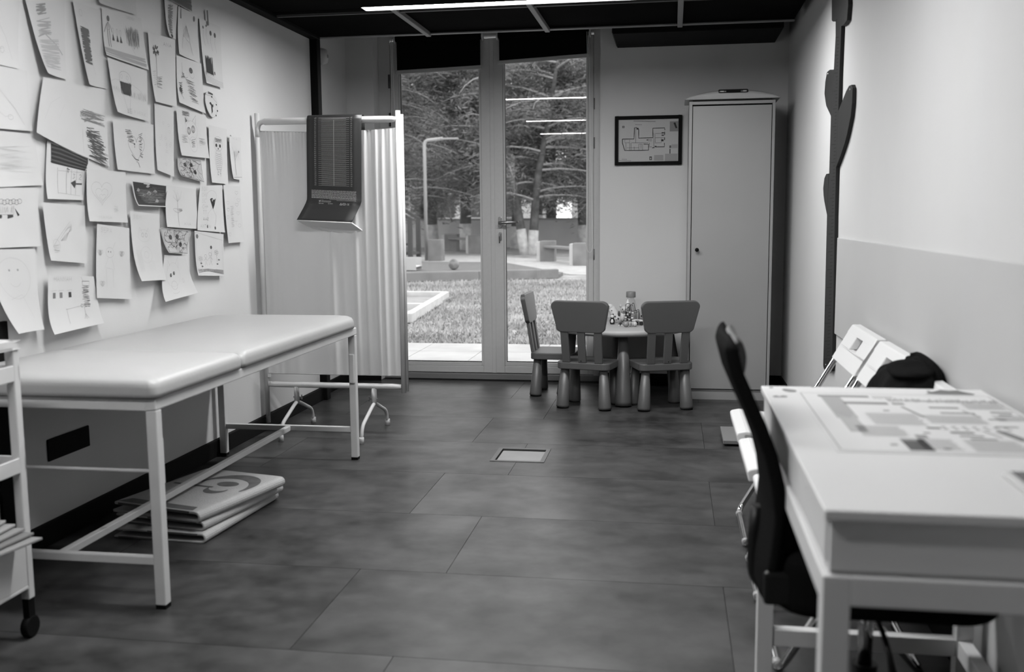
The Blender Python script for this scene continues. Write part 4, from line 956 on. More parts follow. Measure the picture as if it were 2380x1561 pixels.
# ---- black jacket draped over the middle chair
jk = thing('black_jacket', 'black jacket draped over the backrests of two white folding chairs', 'jacket', (.678, 3.065, .45))
def jf(u, v):
    # closed lumpy shell draped over the backrest: u around, v from hem up to the crown
    a = 2*PI*u; w = 1-.42*v**3
    rx = .100*w; ry = .232*w*(1+.05*math.sin(3*a+1))
    lump = 1+.07*math.sin(5*a+4*v)+.05*math.sin(9*a-7*v)
    top = .354+.008*math.sin(2*a+.7)+.018*math.cos(a)
    z = top*math.sin(v*PI/2)**.7
    sq = (abs(math.cos(a))**.7)*(1 if math.cos(a) > 0 else -1); sq2 = (abs(math.sin(a))**.6)*(1 if math.sin(a) > 0 else -1)
    cl_ = math.cos(v*PI/2)**.30 if v < 1 else 0
    return (.005+rx*sq*lump*cl_+.03*z, ry*sq2*lump*cl_-.03*z, z+.0)
JK = mat('black_cloth', .006, .9, bump=(30, .5), spec=.05)
MB().grid(jf, 48, 18).build('jacket_body', JK, jk)
hd = MB(); hd.grid(lambda u, v: (.0+.062*math.cos(2*PI*u)*math.sqrt(max(0, math.sin(PI*v)))*(1+.12*math.sin(4*PI*u)), -.09-.19*(v-.5), .330+.018*math.sin(2*PI*u)*math.sqrt(max(0, math.sin(PI*v)))+.016*math.sin(PI*v)+.008*math.sin(7*v)), 20, 16); hd.build('hood', JK, jk)
MB().tube([(.02, .02, .355), (.035, -.05, .362), (.045, -.11, .335), (.055, -.16, .28), (.05, -.18, .2)], [.012, .013, .013, .013, .012], 8).build('collar_roll', JK, jk)

# ---- desk
dk = thing('white_desk', 'white desk with drawers on a square legged frame', 'desk', (.4945, 2.0485, 0))
dx, dy, DZ = .4945, 2.0485, .80
A0, A1, C0, C1 = .229-dx, .762-dx, 1.499-dy, 2.598-dy
DW = mat('desk_white', .62, .38, noise=(2, .61, .63)); 
MB().box(A0, A1, C0, C1, DZ-.016, DZ).build('desk_top', DW, dk, bevel=.002)
MB().box(A0+.010, A1-.004, C0+.008, C0+.026, .704, .784).box(A0+.010, A1-.004, C1-.026, C1-.008, .704, .784).box(A1-.022, A1-.004, C0+.026, C1-.026, .704, .784).box(A0+.03, A1-.02, C0+.02, C1-.02, .702, .710).build('drawer_box', DW, dk, bevel=.002)
for i, (y0, y1) in enumerate(((C0+.03, -.004), (.004, C1-.03))):
    d_ = MB().box(A0+.006, A0+.024, y0, y1, .710, .780).build('drawer_front', DW, dk, bevel=.002)
    ym = (y0+y1)/2; pts = [(A0+.0056, ym+.055*math.cos(PI*k/12), .7802-.026*math.sin(PI*k/12)) for k in range(13)]
    MB().prism(pts, (.0012, 0, 0)).build('grip_cutout', mat('grip_pale', .6, .5), d_)
LG = .041
MB().box(A0, A0+LG, C0+LG, C1-LG, .652, .698).box(A1-LG, A1, C0+LG, C1-LG, .652, .698).box(A0+LG, A1-LG, C0, C0+.03, .652, .698).box(A0+LG, A1-LG, C1-.03, C1, .652, .698).build('frame_rail', DW, dk, bevel=.002)
MB().box(A0+.012, A1-.012, C0+.012, C1-.012, .697, .705).build('spacer', mat('spacer_grey', .3, .5), dk)
for x in (A0, A1-LG):
    for y in (C0, C1-LG): MB().box(x, x+LG, y, y+LG, 0, .698).build('leg', DW, dk, bevel=.002)
MB().box(A0+LG, A1-LG, C1-LG+.004, C1-.004, .118, .162).build('low_bar', DW, dk, bevel=.002)
MB().box(A0+LG, A1-LG, C0+.004, C0+LG-.004, .118, .162).build('low_bar', DW, dk, bevel=.002)
MB().box(A1-LG+.004, A1-.004, C0+LG, C1-LG, .118, .162).build('low_bar', DW, dk, bevel=.002)
# stickers on the desk top
def sticker(px_pts, g):
    P = [pz(x, y, DZ)-Vector((dx, dy, 0)) for x, y in px_pts]
    m_ = MB(); m_.prism([(p.x, p.y, DZ+.0001) for p in P], (0, 0, .0005)); return m_.build('sticker', ink(g), dk)
for pts, g in (([(1817,905),(1822,903),(1833,904),(1848,906),(1852,909),(1848,911),(1836,911),(1824,909)], .30), ([(1787,900),(1794,899),(1798,901),(1790,902)], .25), ([(1795,921),(1803,919),(1812,921),(1820,919),(1831,921),(1828,923),(1800,923)], .30), ([(1884,898),(1892,897),(1898,899),(1888,900)], .3),
               ([(2153,909),(2162,908),(2158,911),(2170,910),(2185,906),(2195,907),(2205,908),(2225,907),(2240,911),(2266,916),(2262,918),(2200,917),(2152,915),(2160,913)], .22)): sticker(pts, g)
# chart under a clear sheet
ch = thing('growth_chart_poster', 'large printed paper chart spread flat over the far half of the desk', 'poster', (.532, 2.197, DZ))
cw, chh = .452, .634
MB().box(-cw/2, cw/2, -chh/2, chh/2, .0002, .0008).build('paper_sheet', mat('chart_paper', .61, .4), ch)
S = Sheet(lambda u, v, h_: (-cw/2+cw*u, chh/2-chh*v, .0008+h_*.5), cw, chh)
random.seed(21)
S.line([(.02, .02), (.98, .02), (.98, .98), (.03, .98), (.02, .97), (.02, .02)], .003, .55)
S.rect(.10, .06, .36, .10, .35); S.rect(.12, .19, .42, .24, .38); S.rect(.44, .19, .50, .24, .52)
S.rect(.11, .10, .21, .50, .55); S.rect(.12, .50, .20, .72, .58); S.poly([(.12,.10),(.2,.10),(.21,.4),(.17,.5),(.12,.42)], .48, .0004)
for k in range(60):
    u = .44+k*.009; S.line([(u, .13+random.uniform(-.03, .01)), (u, .16+random.uniform(0, .02))], .003, .45)
for k in range(8): S.rect(.38+.013*k, .06, .385+.013*k, .10+random.uniform(0, .03), .45)
for (u0, v0, u1, v1, nl, g) in ((.26,.40,.50,.60,12,.58),(.16,.62,.36,.78,10,.58),(.52,.42,.78,.56,9,.56),(.78,.18,.98,.30,8,.54),(.56,.80,.78,.96,10,.58),(.82,.80,.98,.96,8,.58),(.36,.80,.52,.95,8,.58),(.84,.40,.99,.5,6,.55)):
    for k in range(nl):
        v = v0+(v1-v0)*k/nl; S.rect(u0, v, u1-random.random()*.08*(u1-u0), v+(v1-v0)/nl*.5, g)
for (u, v, su, sv, g) in ((.60,.26,.14,.03,.38),(.62,.36,.16,.025,.36),(.36,.34,.03,.02,.3),(.47,.62,.06,.025,.25),(.43,.70,.03,.02,.38),(.38,.74,.05,.05,.4),(.55,.68,.10,.03,.3),(.57,.735,.10,.02,.3),(.60,.775,.11,.02,.36),(.78,.58,.10,.02,.4),(.86,.33,.10,.03,.38),(.88,.38,.06,.02,.32),(.80,.46,.08,.02,.36),(.94,.62,.06,.04,.4),(.24,.88,.03,.02,.34),(.44,.92,.03,.02,.36)): S.rect(u, v, u+su, v+sv, g)
for r_ in range(2):
    for k in range(7): S.rect(.54+.045*k, .60+.035*r_, .56+.045*k, .615+.035*r_, .32)
S.line([(.47,.27),(.52,.46)], .008, .4); S.line([(.74,.32),(.78,.44)], .006, .45); S.line([(.77,.66),(.82,.80)], .022, .3); S.line([(.70,.66),(.74,.76)], .006, .45)
S.rect(.30, .80, .40, .96, .13); S.rect(.30, .80, .37, .83, .45, .0004)
S.build(ch, 'chart_print')
# tablet at the right of the desk
tbt = thing('tablet', 'dark tablet with a white rim lying on the desk', 'tablet', (.658, 1.63, DZ))
MB().box(-.11, .095, -.10, .104, 0, .010).build('tablet_body', WHITE, tbt, bevel=.003); MB().box(-.098, .090, -.09, .100, .010, .0108).build('screen', mat('tablet_screen', .03, .25), tbt)

# ---- black office chair
oc = thing('office_chair', 'black high backed office chair pushed up to the desk', 'chair', (.43, 2.20, 0))
OX = .43
bp_ = [(.44, .196), (.50, .198), (.56, .206), (.63, .212), (.70, .203), (.76, .188), (.82, .165), (.87, .142), (.92, .120), (.965, .108), (.985, .112)]   # (z, x)
def bk(u, v):
    t = v*(len(bp_)-1); k = min(int(t), len(bp_)-2); f = t-k; z = bp_[k][0]*(1-f)+bp_[k+1][0]*f; x = bp_[k][1]*(1-f)+bp_[k+1][1]*f
    w = .205*(1-.10*abs(v-.45))*(1 if v < .93 else math.sqrt(max(.25, 1-((v-.93)/.09)**2)))
    if v < .12: w *= .75+v*2.1
    s_ = 2*u-1
    return (x-OX+.012*abs(s_)**2.2, w*s_, z)
MB().grid(bk, 16, 40).build('backrest', mat('black_mesh', .006, .85, bump=(300, .4), spec=.05), oc, solid=.024)
hr = MB(); hr.grid(lambda u, v: tuple(Vector(bk(.12+.76*u, .80+.17*v))+Vector((.012*math.sin(PI*v)+.004, 0, 0))), 10, 8); hr.build('headrest_pad', mat('black_pad', .012, .45), oc, solid=.034)
MB().tube(rbend([(.30-OX, 0, .415), (.19-OX, 0, .42), (.185-OX, 0, .50), (.192-OX, 0, .60)], .05, 6), .016, 10).build('back_support', BLACKP, oc)
st = MB(); st.prism([(p[0]+.005, p[1], .430) for p in rrect(.45, .46, .09, 8)], (0, 0, .130)); st.build('seat_cushion', mat('black_fabric', .006, .9, spec=.05), oc, bevel=.03, seg=4)
MB().box(-.12, .12, -.10, .10, .40, .45).build('tilt_mechanism', BLACKP, oc, bevel=.01)
MB().tube([(0, -.06, .40), (.0, -.17, .395), (.008, -.205, .36), (.014, -.212, .325)], [.006, .006, .006, .009], 8).build('lever', BLACKP, oc)
MB().tube([(0, 0, .10), (0, 0, .25)], .028, 14).build('column_sleeve', BLACKP, oc); MB().tube([(0, 0, .25), (0, 0, .41)], .016, 14).build('gas_column', CHROME, oc)
for k in range(5):
    a = math.radians(20+72*k); c, s_ = math.cos(a), math.sin(a)
    lg = MB().tube([(0, 0, .115), (c*.14, s_*.14, .105), (c*.29, s_*.29, .078)], [.03, .022, .016], 8).build('base_arm', BLACKP, oc)
    w_ = MB(); w_.lathe([(.022, -.022), (.028, -.018), (.028, .018), (.022, .022)], (c*.285, s_*.285, .028), 14, 'x'); w_.tube([(c*.285, s_*.285, .03), (c*.285, s_*.285, .08)], .008, 8); w_.build('caster', BLACKP, lg)
# armrest-free side bracket as in the photo
MB().box(-.24, -.12, -.205, -.185, .45, .52).build('side_bracket', BLACKP, oc, bevel=.008)

# ---- growth chart on the right wall: a wooden flower stalk cut from board
gc = thing('growth_chart', 'dark wooden flower shaped height chart fixed to the wall', 'growth chart', (0, 0, 0))
TH = .018
def gpoly(pts, name, mt, th=TH, off=0):
    P = [pRW(x, y, th+off) for x, y in pts]; m_ = MB(); m_.prism(P, (th, 0, 0)); return m_.build(name, mt, gc, bevel=.002)
GM = mat('dark_stained_board', .020, .6, noise=(5, .018, .023), spec=.2)
gpoly([(1942,-60),(1942,83),(1938,160),(1931,270),(1927,403),(1922,500),(1917,700),(1913,850),(1915,858),(1931,862),(1933,850),(1937,700),(1940,500),(1943,389),(1948,258),(1951,160),(1955,61),(1957,-60)], 'stalk', GM)
gpoly([(1938,160),(1934,165),(1928,162),(1922,167),(1918,190),(1916,218),(1920,246),(1931,270)], 'leaf', GM)
gpoly([(1926,403),(1920,404),(1916,413),(1913,438),(1914,455),(1916,470),(1922,500)], 'leaf', GM)
gpoly([(1943,389),(1954,360),(1963,333),(1969,310),(1977,270),(1980,240),(1981,205),(1978,197),(1973,199),(1966,212),(1959,230),(1948,258)], 'leaf', GM)
gpoly([(1933,-80),(1933,48),(1935,50),(1941,50),(1945,45),(1955,61),(1962,57),(1968,47),(1971,10),(1970,-80)], 'blossom', GM, .020)
tk_ = MB()
for i in range(92):
    y = 86+i*8.3; f = (y-86)/770; xl_ = 1942-f*28 + (0 if i % 5 else -1); xr_ = 1955-f*19; L = (xr_-xl_)*(.55 if i % 5 == 0 else .30)
    x1 = xl_+ (xr_-xl_)*.62
    a_ = [pRW(x1-L, y+.5, TH+.0008), pRW(x1, y-.5, TH+.0008), pRW(x1, y+.9, TH+.0008), pRW(x1-L, y+1.9, TH+.0008)]
    tk_.add(a_, [(0, 1, 2, 3)])
tk_.build('scale_marks', mat('burnt_mark', .003, .9), gc)
for x, y in ((1924, 172), (1976, 208), (1919, 848)): p = pRW(x, y, TH+.001); MB().ball(p, .003, .006, .006, 8, 6).build('screw', STEEL, gc)

# ---- round wall fitting at the left of the door, partly behind the post
wf = thing('wall_sounder', 'small round white alarm fitting high on the wall behind the black post', 'alarm', (-2.399, 6.70, 2.33))
MB().lathe([(.055, 0), (.055, .02), (.048, .045), (.02, .055), (0, .056)], (0,0,0), 22, 'x').build('cover', WHITE, wf)
MB().lathe([(.012, .05), (.012, .06)], (0,0,0), 12, 'x').build('centre_button', mat('fitting_grey', .3, .5), wf)

# ================================================================== CHILDREN'S DRAWINGS on the left wall
def circ(cx, cy, rx, ry=None, a0=0, a1=360, n=20):
    ry = rx if ry is None else ry
    return [(cx+rx*math.cos(math.radians(a0+(a1-a0)*i/n)), cy+ry*math.sin(math.radians(a0+(a1-a0)*i/n))) for i in range(n+1)]
def heart(cx, cy, s, asp=1.0):
    o = []
    for i in range(29):
        t = 2*PI*i/28; o.append((cx+s*16*math.sin(t)**3/17, cy-s*asp*(13*math.cos(t)-5*math.cos(2*t)-2*math.cos(3*t)-math.cos(4*t))/17))
    return o
def zig(x0, y0, x1, y1, n, rnd, ax=0.0, jit=.02, diag=0):
    n = int(n*2.2)
    """scribbled hatching filling a box"""
    o = []
    for i in range(n+1):
        f = i/n; a = (x0 if i % 2 else x1, y0+(y1-y0)*f) if not diag else (x0+(x1-x0)*f, y0 if i % 2 else y1)
        o.append((a[0]+rnd.uniform(-jit, jit)+ax*f, a[1]+rnd.uniform(-jit, jit)))
    return o
FONT = {'A': [[(0,1),(.5,0),(1,1)],[(.2,.6),(.8,.6)]], 'N': [[(0,1),(0,0),(1,1),(1,0)]], 'M': [[(0,1),(0,0),(.5,.6),(1,0),(1,1)]], 'I': [[(.5,0),(.5,1)]], 'O': [circ(.5,.5,.45,.5)], 'D': [[(0,0),(0,1),(.7,.8),(.8,.4),(0,0)]], 'C': [circ(.6,.5,.5,.5,50,310)], 'H': [[(0,0),(0,1)],[(1,0),(1,1)],[(0,.5),(1,.5)]], 'T': [[(0,0),(1,0)],[(.5,0),(.5,1)]], 'E': [[(1,0),(0,0),(0,1),(1,1)],[(0,.5),(.8,.5)]], 'S': [[(.9,.1),(.3,0),(.1,.3),(.8,.6),(.7,1),(0,.9)]], 'P': [[(0,1),(0,0),(.8,.15),(.7,.5),(0,.5)]], 'R': [[(0,1),(0,0),(.8,.15),(.7,.45),(0,.5),(.9,1)]], 'K': [[(0,0),(0,1)],[(.9,0),(0,.5),(.9,1)]], '3': [[(.1,.1),(.8,.1),(.4,.45),(.8,.7),(.1,.95)]], '2': [[(.1,.2),(.5,0),(.8,.3),(.1,1),(.9,1)]], 'L': [[(0,0),(0,1),(.8,1)]], 'U': [[(0,0),(.1,.9),(.8,.9),(.9,0)]], 'B': [[(0,0),(0,1),(.8,.8),(0,.5),(.7,.25),(0,0)]], ' ': []}
def word(S, txt, x, y, s, asp, w=.0013, g=.25):
    for c in txt:
        for st in FONT.get(c, []): S.line([(x+p[0]*s*.7, y+p[1]*s*asp) for p in st], w, g)
        x += s
def petals(S, cx, cy, r, asp, n, w, g):
    for k in range(n):
        a = 2*PI*k/n; S.line(circ(cx+r*math.cos(a), cy+r*asp*math.sin(a), r*.55, r*.55*asp, n=10), w, g)
def person(S, x, y, s, asp, g=.15, w=.0014, fill=False):
    S.line(circ(x, y, s*.16, s*.16*asp, n=12), w, g)
    S.line([(x, y+s*.16*asp), (x, y+s*.62*asp)], w*(3 if fill else 1), g)
    S.line([(x-s*.3, y+s*.5*asp), (x, y+s*.25*asp), (x+s*.3, y+s*.5*asp)], w, g)
    S.line([(x-s*.18, y+s*asp), (x, y+s*.62*asp), (x+s*.18, y+s*asp)], w, g)
def d_faint(S, r):
    for k in range(5): S.line(zig(r.uniform(.1, .4), r.uniform(.1, .6), r.uniform(.6, .9), r.uniform(.6, .95), 4, r), .0008, .74)
def d_cloud(S, r):
    S.line(zig(.25, .12, .5, .24, 12, r), .004, .35); S.line(zig(.2, .3, .6, .5, 14, r), .003, .50); S.line([(.15,.52),(.4,.48),(.7,.6),(.9,.72)], .004, .42); S.line(zig(.15, .55, .8, .9, 26, r), .003, .58)
def d_tree(S, r):
    S.line(zig(.15, .3, .5, .72, 34, r), .0065, .16); S.line([(.5,.72),(.6,.85)], .001, .5); S.line(circ(.25,.12,.06,.04), .001, .4)
def d_family(S, r):
    S.line(circ(.14,.19,.03,.055), .002, .1); S.poly(circ(.14,.19,.03,.055), .2); S.line([(.12,.28),(.14,.27),(.16,.42),(.10,.43),(.12,.28)], .003, .08); S.line([(.03,.5),(.1,.3)], .003, .08); S.line([(.17,.3),(.22,.46)], .002, .15)
    for x in (.11,.155): S.line([(x,.44),(x+.01,.78)], .003, .15)
    for x in (.24,.34,.42): S.line(circ(x,.42,.02,.06), .001, .3); S.poly([(x-.03,.62),(x,.48),(x+.03,.62)], .1); S.line([(x-.01,.5),(x-.01,.64)], .002, .12)
    H_ = heart(.72,.46,.17,1.25); S.line(H_, .0015, .35); S.line(zig(.58,.25,.86,.62,26,r,diag=1,jit=.03), .0016, .25); S.line([(.52,.3),(.72,.78)], .001, .4)
    S.line(zig(.0,.82,.95,.95,12,r), .004, .5); word(S, 'DESEN', .62, .04, .04, 1.2, .001, .45)
def d_fang(S, r):
    S.line(circ(.42,.28,.15,.12,180,360), .0013, .3); S.line([(.27,.28),(.27,.38)], .0013, .3); S.line([(.57,.28),(.57,.38)], .0013, .3)
    for x in (.33,.48): S.line(circ(x,.27,.025,.04,n=12), .001, .35)
    S.poly([(.27,.37),(.58,.37),(.54,.60),(.34,.60)], .05); S.line(zig(.28,.36,.57,.6,24,r,diag=1), .0022, .08)
    S.line([(.33,.6),(.42,.94)], .001, .35); S.line([(.54,.6),(.46,.94)], .001, .35)
    S.line(zig(.40,.86,.44,.95,6,r,jit=.005), .001, .3); S.line(zig(.46,.84,.53,.95,6,r,jit=.005), .001, .3)
    S.line([(.02,.42),(.15,.36),(.27,.36)], .0008, .45); S.line([(.58,.36),(.8,.44),(.95,.62)], .0008, .45)
    S.line(zig(.02,.5,.27,.58,10,r,diag=1), .001, .42); S.line(zig(.6,.5,.95,.62,16,r,diag=1,jit=.02), .001, .42); word(S, 'PIERK', .6, .86, .07, .9, .0008, .5)
def d_dandelion(S, r):
    for k in range(46): a = r.uniform(0, 2*PI); q = r.uniform(.5, 1); S.line([(.26+.04*math.cos(a), .24+.02*math.sin(a)), (.26+.14*q*math.cos(a), .24+.11*q*math.sin(a))], .0028, .06)
    S.line([(.26,.34),(.25,.5),(.22,.76)], .002, .12)
    S.line(zig(.06,.55,.2,.75,6,r,.02,.01), .0016, .12); S.line(zig(.26,.62,.46,.78,10,r,-.06,.02), .0016, .22); word(S, 'ANA', .55, .09, .11, .45, .0013, .2)
def d_feather(S, r):
    S.line(zig(.3,.15,.65,.88,40,r,-.05,.03), .004, .28); S.line([(.45,.1),(.5,.98)], .002, .2); S.poly(circ(.5,.95,.14,.05), .06)
def d_shade(S, r):
    S.rect(.02,.02,.98,.98,.28)
    for k in range(6): S.line(zig(.05,.1,.95,.9,14,r,jit=.06), .002, .2)
def d_tent(S, r):
    S.line([(.2,.85),(.3,.45),(.42,.32),(.55,.5),(.75,.9)], .002, .4); S.line([(.28,.56),(.6,.66)], .001, .35)
    for k in range(10): S.line([(.42+r.uniform(-.02,.02),.34),(.28+.04*k,.58)], .001, .4)
    for k in range(5): S.line([(.3+.07*k,.62),(.27+.1*k,.86)], .0008, .48)
    S.poly(circ(.8,.12,.05,.06), .2)
def d_balloon(S, r):
    for x, y, s in ((.15,.12,.03),(.3,.08,.025),(.5,.17,.05),(.7,.18,.05)): S.poly(circ(x,y,s,s*.8), .12); S.line([(x,y+.04),(x-.03,y+.14),(x+.05,y+.28)], .0012, .15)
    S.poly([(.12,.82),(.16,.55),(.22,.60),(.27,.54),(.33,.60),(.40,.56),(.5,.84)], .04); S.line(zig(.12,.56,.5,.84,20,r,diag=1), .002, .05); S.poly(circ(.57,.80,.03,.03), .1)
    for k in range(5): S.line([(.0,.86+k*.022),(.5,.90+k*.022),(1,.92+k*.02)], .001, .25)
    S.line(zig(.03,.8,.12,.86,6,r,diag=1), .001, .3)
def d_bird(S, r):
    S.poly(circ(.55,.22,.07,.06), .12); S.line(circ(.58,.30,.09,.07), .001, .3); S.line([(.2,.12),(.22,.3),(.3,.42),(.42,.38)], .0015, .25); S.line(zig(.18,.32,.3,.44,8,r), .002, .14)
    S.line(zig(.35,.45,.62,.85,22,r,.12,.04), .0014, .22); S.line(zig(.08,.55,.18,.78,12,r), .003, .08); S.poly(circ(.12,.7,.05,.06), .06); S.line([(.1,.76),(.2,.88)], .002, .15)
def d_oval(S, r):
    S.line(circ(.5,.5,.47,.49,20,200), .0012, .25); S.poly([(.36,.45),(.45,.40),(.58,.50),(.60,.75),(.5,.85),(.40,.80)], .012); S.poly(circ(.66,.52,.10,.07), .012); S.poly(circ(.68,.51,.03,.02), .6, .0004)
    for x, y in ((.86,.42),(.95,.65),(.84,.86),(.55,.18)): S.poly(circ(x,y,.045,.035), .02)
    S.line([(.1,.2),(.5,.16),(.9,.34)], .0012, .1); S.line([(.46,.85),(.44,.93)], .0015, .1); S.line([(.56,.85),(.58,.93)], .0015, .1); S.line(zig(.3,.04,.62,.1,8,r), .002, .06)
def d_bigscrib(S, r):
    S.line(circ(.82,.42,.10,.06), .001, .4); S.line(zig(.62,.35,.95,.48,12,r,.0,.03), .0013, .25)
    for k in range(7): S.line([(.60+.0*k,.38+.012*k),(.78,.33+.01*k),(.84,.40),(.66,.47+.008*k)], .0012, .28)
    S.line([(.1,.7),(.16,.4),(.3,.25)], .0008, .55); S.line([(.3,.6),(.36,.35)], .0007, .58)
    S.line(zig(.72,.60,.92,.98,34,r,.04,.04), .0026, .10); S.line(zig(.70,.56,.80,.72,12,r), .0026, .12); S.line([(.64,.62),(.66,.95)], .0008, .4); S.line(zig(.78,.85,.98,1.0,10,r), .001, .35)
def d_arc(S, r): S.line([(.1,.2),(.4,.35),(.7,.65),(.85,.9)], .001, .5); S.line(circ(.6,.8,.05,.04), .001, .4); S.line([(.2,.6),(.5,.8),(.62,.78)], .001, .5)
def d_wall(S, r):
    S.poly([(.08,.02),(.98,.16),(1.0,.26),(.95,.42),(.12,.36)], .05)
    for k in range(9): S.line([(.1,.05+.036*k),(.3,.055+.038*k),(.5,.09+.036*k),(.75,.14+.032*k),(.95,.19+.027*k)], .0032, (.015,.14)[k % 2], h=.0004)
    S.line(zig(.86,.2,.98,.4,10,r), .003, .04)
    for x in (.28,.5,.62,.75,.95): S.line([(x,.42),(x+.02,.9)], .0015, .3)
    S.line([(.5,.42),(.58,.44)], .003, .12); S.line([(.52,.4),(.54,.5)], .003, .12); S.poly([(.62,.68),(.74,.62),(.70,.68),(.92,.67),(.92,.70),(.70,.71),(.74,.78)], .06)
    word(S, '3', .66, .5, .10, 1, .002, .2); word(S, '2', .82, .5, .10, 1, .002, .2); S.line([(.3,.88),(.9,.92)], .001, .4); S.line([(.3,.48),(.9,.46)], .001, .35)
def d_faceheart(S, r):
    S.line(heart(.55,.50,.22,1.45), .0014, .25); S.line(zig(.28,.16,.42,.42,10,r,.08,.015), .003, .2); S.line(zig(.62,.22,.70,.7,14,r,.0,.02), .003, .25); S.line([(.48,.45),(.52,.44)], .003, .1); S.line([(.5,.42),(.505,.52)], .002, .1); S.line([(.42,.66),(.5,.74),(.6,.76)], .003, .12); S.line([(.58,.8),(.62,.9)], .003, .2)
def d_tiny(S, r):
    for k in range(11): x, y = r.uniform(.15,.85), r.uniform(.25,.9); S.line(circ(x,y,.05,.02,n=8), .0008, .5)
    person(S, .35, .45, .2, .35, .5, .0008); person(S, .6, .55, .2, .35, .5, .0008)
def d_cat(S, r):
    S.line(circ(.48,.42,.20,.22), .0009, .4); S.line([(.28,.3),(.27,.08),(.40,.22)], .0014, .2); S.line([(.52,.2),(.64,.06),(.62,.28)], .0014, .2); S.line(zig(.2,.02,.42,.10,12,r), .0015, .22); S.poly([(.28,.14),(.29,.26),(.36,.22)], .2)
    for x, y in ((.39,.43),(.54,.38)): S.line(circ(x,y,.055,.075), .003, .06); S.line(circ(x,y,.025,.05), .003, .08)
    S.line(circ(.52,.72,.13,.17), .0009, .42); S.line(zig(.46,.62,.58,.78,8,r), .0015, .12)
    for x in (.12,.72): S.line(zig(x,.55,x+.2,.7,9,r), .0009, .38)
def d_comic(S, r):
    S.line([(.02,.03),(.98,.03),(.98,.97),(.02,.97),(.02,.03)], .002, .06); S.rect(.04,.05,.96,.95,.62)
    for k in range(46):
        x, y = r.uniform(.1, .85), r.uniform(.12, .88); a_ = r.uniform(0, 6); p = [(x, y)]
        for j in range(5): a_ += r.uniform(-1.2, 1.2); p.append((min(.95, max(.05, p[-1][0]+.055*math.cos(a_))), min(.94, max(.06, p[-1][1]+.09*math.sin(a_)))))
        S.line(p, r.uniform(.001, .0026), r.choice((.03, .06, .04, .15)), h=.0004)
    for x, y in ((.3, .35), (.68, .62), (.55, .3)): S.poly(circ(x, y, .06, .10), r.choice((.03, .08)), .0005)
    S.line([(.52,.05),(.5,.95)], .0015, .05, h=.0004)
def d_owl(S, r):
    S.line(circ(.5,.30,.24,.13), .001, .25); S.line(zig(.32,.2,.68,.26,14,r), .001, .3)
    for x in (.40,.60): S.line(circ(x,.31,.09,.05), .001, .3); S.poly(circ(x,.33,.05,.03), .05)
    S.poly([(.47,.37),(.53,.37),(.5,.41)], .06); S.line(circ(.5,.60,.20,.20), .001, .25)
    for k in range(9): S.line(circ(.5,.46+.034*k,.15+.02*math.sin(k*.4),.025,20,160,8), .0014, .18)
    S.line(zig(.4,.78,.46,.86,5,r), .0012, .2); S.line(zig(.54,.78,.6,.86,5,r), .0012, .2)
def d_bare(S, r):
    S.line([(.45,.9),(.42,.6),(.40,.35)], .003, .2); S.line([(.42,.55),(.75,.35)], .0012, .3); S.line([(.42,.5),(.25,.25)], .001, .35); S.poly(circ(.78,.34,.05,.025), .2)
    for k in range(26): S.line([(r.uniform(.1,.9), r.uniform(.12,.4)), (r.uniform(.1,.9), r.uniform(.4,.6))], .0005, .6)
    word(S, 'MIA', .3, .02, .14, .4, .0009, .4); S.line([(.05,.97),(.95,.93)], .002, .25)
def d_unicorn(S, r):
    S.poly([(.02,.18),(.14,.30),(.06,.30)], .14); [S.line(circ(.26+.06*k,.23+.015*(k%2),.045,.04), .0014, .2) for k in range(7)]; S.line([(.12,.30),(.12,.45),(.5,.45),(.5,.3)], .0012, .3); S.line(zig(.14,.32,.5,.42,18,r,diag=1), .001, .4)
    S.line(zig(.14,.46,.26,.5,8,r,jit=.01), .004, .06); S.line(zig(.38,.46,.48,.5,8,r,jit=.01), .004, .06); S.poly([(.52,.34),(.62,.46),(.58,.48)], .03); S.poly(circ(.1,.29,.02,.012), .3)
def d_heart(S, r):
    S.line(heart(.38,.42,.28,.95), .0010, .4); S.line(heart(.38,.47,.17,.95), .0009, .45); S.line(heart(.40,.52,.08,.95), .0009, .5); S.line(zig(.68,.7,.78,.8,7,r), .001, .5); word(S, 'MAMA', .28, .88, .09, .7, .0008, .52)
def d_dragonfly(S, r):
    S.line([(.15,.75),(.3,.6),(.62,.30)], .001, .42)
    for k in range(6): S.line([(.34,.62),(.48+.03*k,.48-.03*k),(.66,.34+.02*k),(.5,.62-.02*k),(.36,.64)], .0008, .45)
    S.line(circ(.24,.72,.09,.10), .0008, .48); S.line(zig(.15,.72,.3,.85,8,r), .0008, .5)
def d_night(S, r):
    S.rect(.03,.04,.97,.96,.03)
    for k in range(12): S.line(zig(r.uniform(.05,.6), r.uniform(.1,.5), r.uniform(.4,.95), r.uniform(.5,.92), 6, r, jit=.06), .0016, r.choice((.12,.2,.08)), h=.0004)
    for x, y, s in ((.45,.45,.07),(.30,.55,.05),(.62,.35,.06),(.42,.15,.05),(.15,.35,.05),(.68,.75,.06)): S.poly([(x-s,y+.05),(x,y-s*1.6),(x+s*1.2,y),(x+.01,y+s*1.3)], .42, .0006)
    S.poly([(.3,.0),(.48,.0),(.47,.10),(.31,.08)], .6, .0007)
def d_tulip(S, r):
    for k in (-1, 0, 1): S.line([(.38,.36),(.34+.10*k,.26),(.38+.13*k,.10),(.42+.06*k,.26),(.38,.36)], .0009, .38)
    S.line([(.38,.36),(.39,.96)], .002, .35); S.line(heart(.38,.58,.15,.45), .0012, .35); S.line(zig(.42,.54,.52,.6,6,r), .0012, .35); word(S, 'ANA', .55, .86, .08, .8, .0010, .35)
